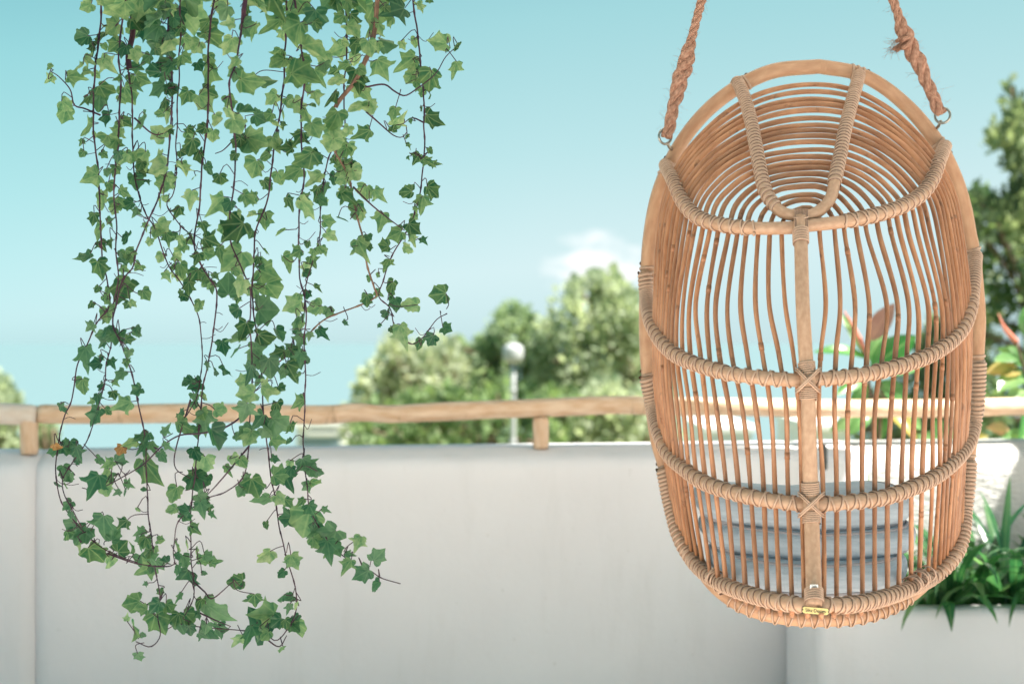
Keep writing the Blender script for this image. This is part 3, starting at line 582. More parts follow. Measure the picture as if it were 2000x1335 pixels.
UL = [(1440, 158), (1455, 194), (1466, 234), (1475, 279), (1483, 322), (1492, 365), (1506, 393), (1526, 414), (1555, 421), (1586, 419), (1606, 407), (1623, 385), (1631, 350), (1640, 308), (1648, 265), (1658, 222), (1669, 180), (1678, 146)]
OFF = -.014
def hoop(pts, offs, r=.0128, step=.012):
    return catmull([S(x, y, offs) for x, y in pts], step)
def binding(part, path, r, dense0, dense1, xpitch, gap=None, cover=.012):
    """one continuous cane strip: close coils near both ends, then crossed turns up to the middle"""
    mb = MB(); L = np.sum(np.linalg.norm(np.diff(path, axis=0), axis=1))
    for (a, b) in ((0.0, dense0), (L, L-dense1)):
        if a == b: continue
        sg = 1 if b > a else -1; s = a; k = 0; rn = random.Random(int(L*1000)+int(a*10)); fr_ = 0
        # close coils whose pitch slowly opens
        while (b-s)*sg > 0:
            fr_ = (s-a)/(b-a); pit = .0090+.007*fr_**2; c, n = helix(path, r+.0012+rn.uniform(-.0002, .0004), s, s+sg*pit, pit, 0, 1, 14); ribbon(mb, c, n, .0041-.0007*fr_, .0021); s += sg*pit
    s0 = dense0*.72; s1 = L-dense1*.72
    if gap: rngs = ((s0, gap[0]), (gap[1], s1))
    else: rngs = ((s0, s1),)
    for (a, b) in rngs:
        if b-a < .03: continue
        k = max(1, round((b-a)/xpitch)); pit = (b-a)/k
        for sg in (1, -1):
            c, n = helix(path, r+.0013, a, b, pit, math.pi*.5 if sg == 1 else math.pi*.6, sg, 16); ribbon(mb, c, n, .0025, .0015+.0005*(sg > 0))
    return mb.build('binding', M['cane'], part)
for pts, r, d0, d1, xp, nm in ((H1, .0130, .15, .16, .025, 1), (H2, .0132, .20, .20, .025, 2), (H3, .0134, .21, .21, .025, 3), (H4, .0138, .27, .29, .025, 4)):
    path = hoop(pts, OFF); mb = MB(); tube(mb, path, r, 12); hp = mb.build('hoop', M['hoop'], ch)
    L = np.sum(np.linalg.norm(np.diff(path, axis=0), axis=1)); s = np.r_[0, np.cumsum(np.linalg.norm(np.diff(path, axis=0), axis=1))]
    cx = (1568 if nm < 3 else 1585); pj = (path[:, 0]/path[:, 1]*F+1000); sc = np.interp(cx, pj[np.argsort(pj)], s[np.argsort(pj)])
    w = .09 if nm == 1 else .022
    binding(hp, path, r, d0, d1, xp, (sc-w, sc+w*.9))
path = catmull([S(x, y, -.020) for x, y in UL], .012); mb = MB(); tube(mb, path, .0118, 12); hp = mb.build('loop', M['hoop'], ch, label='narrow U shaped loop inside the top of the basket')
Lu = np.sum(np.linalg.norm(np.diff(path, axis=0), axis=1)); mb = MB()
for (a, b) in ((0, Lu*.43), (Lu, Lu*.60)):
    sg = 1 if b > a else -1; s = a
    while (b-s)*sg > 0:
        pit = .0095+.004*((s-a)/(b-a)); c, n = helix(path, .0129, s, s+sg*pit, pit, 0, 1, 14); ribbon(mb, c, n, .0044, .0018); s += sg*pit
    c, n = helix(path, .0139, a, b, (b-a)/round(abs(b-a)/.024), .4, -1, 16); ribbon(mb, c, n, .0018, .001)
mb.build('binding', M['cane'], hp)
# reeds: each one bends from the bottom hoop over the top and down again
XL = {455: [1527,1503,1480,1458,1439,1421,1401,1385,1369,1355,1344,1334,1325,1317,1310,1303,1297,1292,1288,1284],
      590: [1532,1502,1476,1448,1421,1398,1381,1359,1347,1335,1324,1316,1309,1303,1298,1293,1289,1285,1281,1278],
      690: [1549,1520,1489,1459,1429,1404,1385,1367,1348,1334,1322,1313,1306,1300,1295,1291,1287,1283,1280,1277],
      796: [1561,1535,1506,1475,1449,1424,1401,1378,1361,1347,1333,1322,1313,1306,1301,1296,1292,1289,1286,1284],
      930: [1566,1540,1513,1490,1464,1441,1416,1394,1376,1360,1347,1337,1329,1323,1318,1314,1311,1309,1307,1305]}
XR = {455: [1601,1630,1651,1675,1695,1718,1742,1759,1776,1793,1808,1819,1832,1842,1850,1857,1864,1870,1875,1880],
      590: [1614,1641,1670,1699,1731,1752,1775,1791,1812,1826,1838,1846,1853,1862,1869,1875,1880,1885,1889,1893],
      690: [1604,1633,1665,1695,1724,1748,1772,1792,1812,1828,1840,1852,1862,1869,1876,1881,1886,1890,1893,1896],
      796: [1600,1630,1658,1687,1709,1741,1766,1786,1806,1822,1835,1848,1859,1867,1873,1878,1883,1887,1890,1893],
      930: [1606,1632,1657,1685,1708,1735,1761,1781,1801,1822,1835,1844,1852,1859,1865,1870,1874,1877,1880,1882]}
BL = [1571,1546,1523,1500,1480,1457,1434,1419,1403,1388,1375,1364,1354,1346,1339,1333,1328,1323,1319,1315]
BR = [1609,1635,1660,1684,1709,1733,1755,1779,1795,1812,1824,1834,1842,1849,1855,1860,1865,1869,1873,1876]
h4x = [p[0] for p in H4]; h4y = [p[1] for p in H4]
CX, CY = 1577, 440
polar = []
for x, y in RIML[:10]+RIMR[:10]: polar.append((math.atan2(CY-y, x-CX), math.hypot(x-CX, y-CY)))
polar.sort(); pa = [a for a, b in polar]; pr = [b for a, b in polar]
def rimR(th):
    if th > math.pi-.01 or th < -1: return 304
    return np.interp(th, pa, pr)
def reed_path(k, rn):
    pts = []; jit = lambda a=1.2: rn.uniform(-a, a); hood = rn.uniform(-2.6, 2.6)
    for s in (0, 1):
        X = (XL, XR)[s]; B_ = (BL, BR)[s][k]
        col = [(B_, np.interp(B_, h4x, h4y)-2)]
        for y in (930, 796, 690, 590):
            if y < col[0][1]-30: col.append((X[y][k]+jit(), y))
        col.append((X[455][k], 462)); ang = []
        th0 = math.pi if s == 0 else 0
        rat_s = abs(X[440 if 0 else 455][k]-CX)/abs(rimR(math.pi if s == 0 else 0.0)); rat_t = (CY-(403-12.4*k))/310.0
        for q in (12, 26, 40, 55, 72):
            th = R(180-q) if s == 0 else R(q); w = math.sin(R(q))**1.6; r_ = rimR(th)*(rat_s*(1-w)+rat_t*w)+hood*w
            col.append((CX+r_*math.cos(th)+jit(.8), CY-r_*math.sin(th)+jit(.8)))
        if s == 0: pts = col + [(CX+2, 403-12.4*k-hood)]
        else: pts = pts + col[::-1]
    return pts
def rowoff(y, k): return 0
for k in range(20):
    rn = random.Random(100+k); pp = reed_path(k, rn)
    q = catmull([S(x, y, .004) for x, y in pp], .014)
    # slight hand-bent wander
    m = len(q); ph = rn.uniform(0, 6); wob = np.array([mnoise.noise(Vector((i*.05, k*3.1, ph))) for i in range(m)]); q[:, 0] += wob*.0022
    r = .0048*(1+.06*np.sin(np.linspace(0, 60, m)+ph)); mb = MB(); r = r*(1+.24*np.clip((q[:, 2]-EYE-.22)/.12, 0, 1)); tube(mb, q, r*rn.uniform(.9, 1.08), 8)
    # growth rings stand slightly proud
    for _ in range(4):
        i = rn.randint(10, m-12); tube(mb, q[i:i+2], .0052, 8)
    mb.build('reed', M['reed'], ch)
# short pegs tie the bottom hoop to the base of the rim
for x in [1419, 1436, 1457, 1480, 1500, 1524, 1547, 1577, 1604, 1629, 1655, 1682, 1706, 1733, 1757, 1776]:
    y0 = np.interp(x, h4x, h4y); mb = MB(); a = S(x, y0+2, 0.0); yb = np.interp(x, [p[0] for p in RIML[17:]]+[p[0] for p in RIMR[17:]][::-1][1:], [p[1] for p in RIML[17:]]+[p[1] for p in RIMR[17:]][::-1][1:]); b = P(x, yb-3, yr(yb)-.012)
    c = S(x, min(y0+22, yb-4), -.006)
    tube(mb, catmull([a, c, b], .006), .0052, 8); mb.build('peg', M['reed'], ch)
# crossed cane over the rim where the pegs are tied
pjx = rc[:, 0]/rc[:, 1]*F+1000; pjy = -(rc[:, 2]-EYE)/rc[:, 1]*F+667.5
sel = [i for i in range(nr) if pjy[i] > 1150 and 1425 < pjx[i] < 1778]; seg_ = rc[sel[0]:sel[-1]+1]
Lb = np.sum(np.linalg.norm(np.diff(seg_, axis=0), axis=1)); mb = MB()
for sg in (1, -1):
    c, n = helix(seg_, .0187, 0, Lb, Lb/16, 0 if sg == 1 else .4, sg, 16); ribbon(mb, c, n, .0023, .0013)
mb.build('base_binding', M['cane'], ch)
# big lashings where the bottom hoop meets the base, both sides
for (x, y, x2, y2) in ((1388, 1118, 1420, 1152), (1775, 1145, 1812, 1118)):
    p0 = S(x, y, OFF); p1 = S(x2, y2, OFF); q = catmull([p0, (p0+p1)/2, p1], .006); mb = MB(); L = np.linalg.norm(p1-p0)
    for ph in (0, 1.3, 2.4): c, n = helix(q, .0165+.0008*ph, 0, L, L/2.5, ph, 1 if ph != 1.3 else -1, 20); ribbon(mb, c, n, .0026, .0014)
    mb.build('lashing', M['cane'], ch)
# wraps ending at the rim: one dark cord turn each
for (x, y) in ((1440, 158), (1678, 146), (1300, 322), (1846, 284), (1262, 532), (1905, 500), (1265, 735), (1911, 712), (1297, 916), (1890, 905)):
    i = int(np.argmin((pjx-x)**2+(pjy-y)**2)); idx = [(i+j) % nr for j in range(-2, 3)]; q = rc[idx]; mb = MB(); L = np.sum(np.linalg.norm(np.diff(q, axis=0), axis=1))
    c, n = helix(q, rr[i]+.0012, L*.2, L*.8, L*.2, 0, 1, 18); ribbon(mb, c, n, .0035, .0015); mb.build('rim_tie', M['cane'], ch)
# back post
PO = [(1563, 425), (1565, 500), (1568, 600), (1574, 700), (1578, 742), (1580, 850), (1584, 985), (1588, 1100), (1590, 1182)]
path = catmull([S(x, y, -.032) for x, y in PO], .012); s = np.r_[0, np.cumsum(np.linalg.norm(np.diff(path, axis=0), axis=1))]; Lp = s[-1]
pr_ = np.interp(np.linspace(0, 1, len(path)), (0, .3, .7, 1), (.0128, .0132, .0142, .0146))
mb = MB(); tube(mb, path, pr_, 16); post = mb.build('back_post', M['hoop'], ch)
py_ = -(path[:, 2]-EYE)/path[:, 1]*F+667.5
for (y0, y1) in ((448, 476), (706, 730), (757, 780), (940, 966), (1000, 1022), (1150, 1176)):
    a, b = np.interp((y0, y1), py_, s); mb = MB(); k = 6; c, n = helix(path, pr_+.0016, a, b, (b-a)/k, random.uniform(0, 6), 1, 20); ribbon(mb, c, n, (b-a)/k*.47, .0016); mb.build('collar', M['cane'], post)
def xlash(cx, cy, w, h, off):
    mb = MB()
    for sg in (1, -1):
        q = catmull([S(cx-w, cy-sg*h, off+.028), S(cx-w*.75, cy-sg*h*.8, off+.006), S(cx, cy, off-.004), S(cx+w*.75, cy+sg*h*.8, off+.006), S(cx+w, cy+sg*h, off+.028)], .004)
        for dz in (-.0022, .0022):
            tube(mb, q+np.array((0, 0 if sg == 1 else -.0015, dz)), .0019, 6)
    mb.build('cross_lashing', M['cane'], ch)
xlash(1578, 742, 24, 22, -.048); xlash(1584, 985, 25, 22, -.048)
mb = MB()
for i in range(-4, 5):
    x = 1565+i*3.0; q = catmull([S(x, 408, -.012), S(x, 413, -.036), S(x, 430, -.040), S(x, 447, -.034), S(x, 451, -.016)], .004); tube(mb, q, .0019, 6)
q = catmull([S(1549, 424, -.020), S(1553, 425, -.041), S(1565, 426, -.0445), S(1577, 424, -.041), S(1581, 423, -.020)], .004); tube(mb, q, .002, 6)
mb.build('top_lashing', M['cane'], ch)
# name plate and sticker
def rounded(w, h, r, th, n=6, bend=0):
    pts = []
    for cx, cy, a0 in ((w/2-r, h/2-r, 0), (-w/2+r, h/2-r, 90), (-w/2+r, -h/2+r, 180), (w/2-r, -h/2+r, 270)):
        for i in range(n+1): a = R(a0+90*i/n); pts.append((cx+r*math.cos(a), cy+r*math.sin(a)))
    m = len(pts); v = [(x, 0, y) for x, y in pts]+[(x, th, y) for x, y in pts]
    return np.array(v), [tuple(range(m)), tuple(range(2*m-1, m-1, -1))]+[(i, m+i, m+(i+1) % m, (i+1) % m) for i in range(m)]
def text_mesh(body, size, m, parent, name, at, tilt=0, wide=1.0):
    cu = bpy.data.curves.new('t', 'FONT'); cu.body = body; cu.size = size; cu.align_x = 'CENTER'; cu.align_y = 'CENTER'; cu.extrude = .0002; cu.offset = size*.012; cu.space_character = 1.02
    o = bpy.data.objects.new('t', cu); COL.objects.link(o); dg = bpy.context.evaluated_depsgraph_get(); dg.update()
    me = bpy.data.meshes.new_from_object(o.evaluated_get(dg)); bpy.data.objects.remove(o); me.materials.append(m)
    me.transform(Matrix.Translation(Vector(at)-Vector(ORG[parent.name])) @ Matrix.Rotation(tilt, 4, 'Y') @ Matrix.Rotation(R(90), 4, 'X') @ Matrix.Diagonal((wide, 1, 1, 1)))
    return link(name, me, parent)
c = S(1593, 1192, -.036); v, f = rounded(.047, .0115, .004, .0012); ca, sa = math.cos(R(5)), math.sin(R(5)); v = np.c_[v[:, 0]*ca+v[:, 2]*sa, v[:, 1], -v[:, 0]*sa+v[:, 2]*ca]
mb = MB(); mb.add(v*np.array((1.06, 1, 1.16))+c+np.array((0, .0014, 0)), f); np_ = mb.build('name_plate', M['black'], ch, smooth=False, label='small oval brass name plate with a black edge')
mb = MB(); mb.add(v+c, f); mb.build('plate_face', M['brass'], np_, smooth=False)
text_mesh('\u2022 Sika\u00b7Design \u2022', .0088, M['black'], np_, 'lettering', c+np.array((0, -.0006, 0)), R(5), .92)
c = S(1590, 1145, -.032-.0172); v, f = rounded(.0145, .0078, .0012, .0006); mb = MB(); mb.add(v+c, f); st_ = mb.build('price_sticker', M['paper'], ch, smooth=False)
text_mesh('24/6', .0062, M['black'], st_, 'lettering', c+np.array((0, -.0004, 0)), 0, .9)

# ------------------------------------------------------------------ cushions inside the basket
def cushion(y0, y1, x0, x1, dc, depth, label, seed, sag=10):
    a = P(x0, (y0+y1)/2, dc); b = P(x1, (y0+y1)/2, dc); w = b[0]-a[0]; zc = (a[2]+b[2])/2; h = (y1-y0)/F*dc; cx = (a[0]+b[0])/2
    t = thing('cushion', (cx, dc+depth/2, zc-h/2), label, 'cushion', 'grey seat cushions in the chair')
    nu, nv = 40, 20; v = []; uv = []
    def surf(u, w_):
        ex = 2/7; cu, su = math.cos(u), math.sin(u); X = abs(cu)**ex*math.copysign(1, cu); Y = abs(su)**.75*math.copysign(1, su)
        k = abs(math.cos(w_))**.26; zz = abs(math.sin(w_))**.8*math.copysign(1, math.sin(w_))
        x = X*w/2*k; y = Y*depth/2*k; z = zz*h/2 + (x/(w/2))**2*sag/F*dc
        n_ = mnoise.noise(Vector((x*9, y*9, z*9+seed)))*.004
        return (cx+x+n_, dc+depth/2+y+n_, zc+z+n_)
    for j in range(nv+1):
        for i in range(nu): v.append(surf(2*math.pi*i/nu, -math.pi/2+math.pi*j/nv))
    mb = MB(); mb.add(v, [(j*nu+i, j*nu+(i+1) % nu, (j+1)*nu+(i+1) % nu, (j+1)*nu+i) for j in range(nv) for i in range(nu)]); mb.build('cover', M['fabric'], t)
    for sgn in (-.62, .62):
        q = np.array([surf(2*math.pi*i/80, sgn*1.25) for i in range(80)]); cc = np.array((cx, dc+depth/2, 0)); q[:, :2] = cc[:2]+(q[:, :2]-cc[:2])*1.004
        mb = MB(); tube(mb, q, .0036, 6, closed=True); mb.build('piping', M['piping'], t)
    return t
cushion(972, 1047, 1378, 1812, 2.93, .34, 'uppermost of the three stacked grey cushions inside the basket', 1, 20)
cushion(1040, 1105, 1392, 1818, 2.91, .36, 'middle of the three stacked grey cushions inside the basket', 2, 22)
cushion(1100, 1176, 1412, 1800, 2.88, .36, 'lowest of the three stacked grey cushions, resting on the basket bottom', 3, 24)

# ------------------------------------------------------------------ ropes
HK = P(1515, -535, 3.2)
t = thing('ceiling_hook', (HK[0], HK[1], z0), 'steel hook under the roof holding both chair ropes', 'hook')
mb = MB(); q = [np.array((HK[0], HK[1], z0)), np.array((HK[0], HK[1], HK[2]+.05))]+[HK+np.array((.02*math.sin(a), 0, .02*math.cos(a)+.02)) for a in np.linspace(0, 5, 10)]; tube(mb, catmull(q, .005), .005, 8); mb.build('hook_bar', M['metal'], t)
def rope(pts, split, label, seed, frayed=None, ring=None):
    rn = random.Random(seed); path = catmull(pts, .004); m = len(path); s = np.r_[0, np.cumsum(np.linalg.norm(np.diff(path, axis=0), axis=1))]; L = s[-1]
    t = thing('rope', tuple(pts[-1]), label, 'rope', 'ropes holding the hanging chair'); tt, N, B = frames(path)
    pyy = -(path[:, 2]-EYE)/path[:, 1]*F+667.5; fat = np.clip((pyy-split)/45, 0, 1); fat = fat*fat*(3-2*fat)
    lean = 1-.25*np.clip((pyy-(split+95))/40, 0, 1)
    a0 = rn.uniform(0, 6); tw = np.cumsum(np.r_[0, np.diff(s)]/(.062+.035*fat))*2*math.pi
    for k in range(3):            # laid strands; the doubled, spliced end swells
        ang = a0+tw+k*2*math.pi/3; rad = (.0050+.0046*fat)*lean; wob = 1+.22*fat*np.array([mnoise.noise(Vector((i*.03, k*5, seed))) for i in range(m)])
        c = path+(N*np.cos(ang)[:, None]+B*np.sin(ang)[:, None])*(rad*wob)[:, None]
        mb = MB(); tube(mb, c, (.0055+.0040*fat)*lean*(1+.12*np.sin(s*160+k*2)*fat), 10); mb.build('strand', M['rope'], t)
    i0 = int(np.argmax(fat > .15)); mb = MB(); ang = a0+1-tw*1.1; rad = (.0105+.001*np.sin(s*90))*fat*lean
    c = (path+(N*np.cos(ang)[:, None]+B*np.sin(ang)[:, None])*rad[:, None])[i0:]; tube(mb, c, .0062*fat[i0:]*lean[i0:]+.001, 10); mb.build('spliced_strand', M['rope'], t)
    mb = MB()
    for _ in range(150):
        i = rn.randint(int(m*.55), m-2); 
        if rn.random() < .3: i = rn.randint(0, m-2)
        d_ = np.array([rn.gauss(0, 1), rn.gauss(0, 1)*.4, rn.gauss(0, .8)]); d_ /= np.linalg.norm(d_); l = rn.uniform(.006, .022)*(1+.8*(rn.random() < .1))
        r0 = (.009+.010*fat[i]); a = path[i]+d_*r0*.7; b = a+d_*l*.6+tt[i]*rn.uniform(-.006, .006); c2 = b+d_*l*.5+np.array((0, 0, rn.uniform(-.008, .004)))
        tube(mb, np.array([a, b, c2]), .00022, 3, cap=False)
    if frayed is not None:
        base = frayed[0]; tip = frayed[1]; u = (tip-base); 
        for k in range(7):
            o = np.array([rn.uniform(-.009, .009) for _ in range(3)]); q = catmull([base+o*.5, (base+tip)/2+o*1.1, tip+o*1.2], .004); tube(mb, q, np.linspace(.0058, .0042, len(q)), 6)
        for k in range(90):
            o = np.array([rn.uniform(-.012, .012) for _ in range(3)]); d_ = u/np.linalg.norm(u)+np.array([rn.gauss(0, .5), rn.gauss(0, .3), rn.gauss(0, .6)]); tube(mb, np.array([tip+o-d_*.005, tip+o+d_*.006, tip+o+d_*rn.uniform(.010, .017)]), .0003, 3, cap=False)
    mb.build('fibres', M['rope'], t, kind='stuff')
    if ring is not None:
        mb = MB(); c, nv_ = ring; a = np.linspace(0, 2*math.pi, 28, endpoint=False); q = np.array([c+np.array((.0165*math.cos(x)*math.cos(nv_), .0165*math.cos(x)*math.sin(nv_), .0165*math.sin(x))) for x in a]); tube(mb, q, .0028, 8, closed=True); mb.build('ring', M['metal'], t)
    return t
rope([HK+np.array((-.006, 0, .02)), P(1448, -280, 3.19), P(1371, 0, 3.17), P(1355, 60, 3.165), P(1341, 115, 3.16), P(1327, 165, 3.155), P(1315, 210, 3.155), P(1306, 255, 3.155), P(1303, 268, 3.155)], 70, 'left brown coir rope spliced to a steel ring on the rim', 1, ring=(P(1299, 267, 3.155), .5))
rope([HK+np.array((.006, 0, .02)), P(1645, -270, 3.19), P(1744, 0, 3.17), P(1759, 45, 3.165), P(1775, 85, 3.16), P(1797, 130, 3.155), P(1815, 170, 3.155), P(1829, 205, 3.155), P(1838, 222, 3.155)], 25, 'right brown coir rope with a frayed end sticking out', 2, frayed=(P(1772, 78, 3.15), P(1752, 90, 3.14)), ring=(P(1841, 226, 3.155), -.5))
for (x, y, x2, y2) in ((1303, 283, 1312, 292), (1838, 240, 1830, 250)):   # eye screws
    mb = MB(); tube(mb, catmull([P(x, y-4, 3.16), P((x+x2)/2, (y+y2)/2, 3.17), P(x2, y2, 3.19)], .004), .0035, 8); mb.build('eye_bolt', M['metal'], ch)

# ------------------------------------------------------------------ ivy
IVY = {
 1: ([(197,-20),(197,40),(192,90),(183,160),(184,200),(182,250),(190,320),(194,380),(196,430),(200,500),(209,550),(214,595),(190,630),(168,675),(150,720),(140,780),(125,815),(113,870),(109,920),(118,975),(140,1010),(160,1035),(190,1062),(230,1085),(270,1098)], 2.80, 'leftmost ivy strand hanging over the handrail and curling in at its foot'),
 2: ([(240,-20),(238,50),(232,110),(236,160),(233,220),(230,280),(226,330),(222,380),(228,440),(226,490),(231,540),(222,600),(218,660),(208,710),(205,745),(190,800),(170,860),(140,905),(123,935),(125,965),(145,1000),(160,1030)], 2.74, 'second ivy strand from the left, running down beside the leftmost one'),
 3: ([(258,-20),(256,60),(248,115),(258,190),(258,260),(262,330),(268,370),(285,420),(300,440),(315,480),(330,520),(352,550),(378,595),(392,640),(394,720),(385,770),(365,812)], 2.86, 'ivy strand that slants right and ends bare over the left half of the handrail'),
 4: ([(335,-20),(328,60),(334,120),(337,180),(333,250),(325,330),(308,390),(290,430),(270,480),(260,520),(240,545),(226,600),(222,640),(245,690),(260,740),(270,790),(283,850),(286,920),(290,1000),(297,1060),(303,1110),(312,1160),(308,1200),(313,1240),(295,1262),(265,1252)], 2.70, 'long ivy strand reaching lowest on the left with a hooked tip'),
 5: ([(352,-20),(352,60),(350,130),(345,250),(345,330),(337,380),(326,400),(352,440),(372,460),(384,500),(410,545),(440,560)], 2.93, 'short ivy strand behind the others, ending beside a big leaf cluster'),
 6: ([(420,-20),(408,70),(407,150),(405,240),(395,320),(390,400),(380,460),(384,500),(410,545),(424,570),(420,620),(410,690),(400,740),(392,790),(388,850),(380,930),(373,1000),(373,1080),(378,1140),(376,1175),(355,1208),(320,1232)], 2.78, 'ivy strand in the middle of the curtain crossing the handrail bare'),
 7: ([(478,-20),(470,60),(462,120),(448,165),(455,230),(460,320),(452,400),(450,470),(475,530),(490,570),(488,640),(493,720),(488,800),(487,870),(475,930),(440,960),(400,975),(350,1015),(340,1070),(342,1100)], 2.68, 'ivy strand with the largest leaves, bending left below the wall top'),
 8: ([(560,-20),(558,80),(550,200),(540,260),(530,330),(520,400),(500,450),(495,520),(492,580),(500,640),(510,700),(513,780),(520,850),(525,900),(535,960),(548,1040),(560,1090),(575,1140),(579,1190),(562,1225),(540,1250),(515,1235),(470,1230),(420,1226),(380,1222)], 2.83, 'long ivy strand that turns back left in a leafy bunch at the very bottom'),
 9: ([(575,-20),(588,90),(597,150),(588,210),(590,300),(595,340),(586,400),(583,480),(586,540),(598,600),(594,660),(597,740),(594,820),(593,890),(600,950),(605,990),(622,1030),(645,1065),(670,1085),(700,1110),(722,1113),(745,1128),(782,1139)], 2.72, 'ivy strand whose bare tip points right in front of the white wall'),
 10: ([(675,-20),(677,100),(672,180),(671,260),(645,300),(634,340),(628,400),(622,470),(608,520),(597,560),(594,620)], 2.90, 'ivy strand right of the dense middle, ending above the handrail'),
 11: ([(736,-20),(728,70),(710,120),(690,160),(655,205),(645,260),(655,300),(680,340),(690,390),(705,450),(718,520),(730,560),(735,578),(700,597),(660,612),(630,626),(600,655),(565,690),(525,720)], 2.76, 'woody ivy strand that swings back left through the air above the trees'),
 12: ([(805,-20),(815,60),(822,130),(828,200),(829,280),(825,340),(815,400),(795,450),(765,500),(750,545),(740,578),(760,600),(768,630),(782,655),(805,672),(825,660),(840,640),(855,622),(872,612)], 2.84, 'rightmost ivy strand, free against the open sky'),
}
BR_ = {11: [[(690,365),(720,395),(750,420),(790,450)], [(715,170),(750,165),(770,178),(790,187),(812,175),(850,145),(870,112),(893,90)], [(715,218),(740,240),(768,264),(785,268),(795,258)]],
       7: [[(485,800),(460,822),(430,838),(390,846),(350,850),(315,872),(285,902),(250,925),(190,955),(160,952)], [(487,870),(450,915),(420,950),(395,975)]],
       1: [[(196,225),(165,212),(145,205),(137,175),(115,150),(100,140)], [(210,1080),(260,1098),(300,1105)]],
       4: [[(300,1105),(330,1105),(345,1098)], [(262,230),(300,262),(330,255),(345,240)]],
       6: [[(378,1135),(400,1155),(415,1168),(455,1135)], [(388,1195),(420,1210),(450,1222)], [(372,780),(340,900),(372,935)]],
       8: [[(518,1245),(545,1262),(560,1240)], [(480,245),(440,290),(420,300)]],
       12: [[(829,240),(805,230),(790,240)], [(828,320),(815,300),(800,300)]]}
def parse(s): return [tuple(float(a) for a in q.split(',')) for q in s.split()]
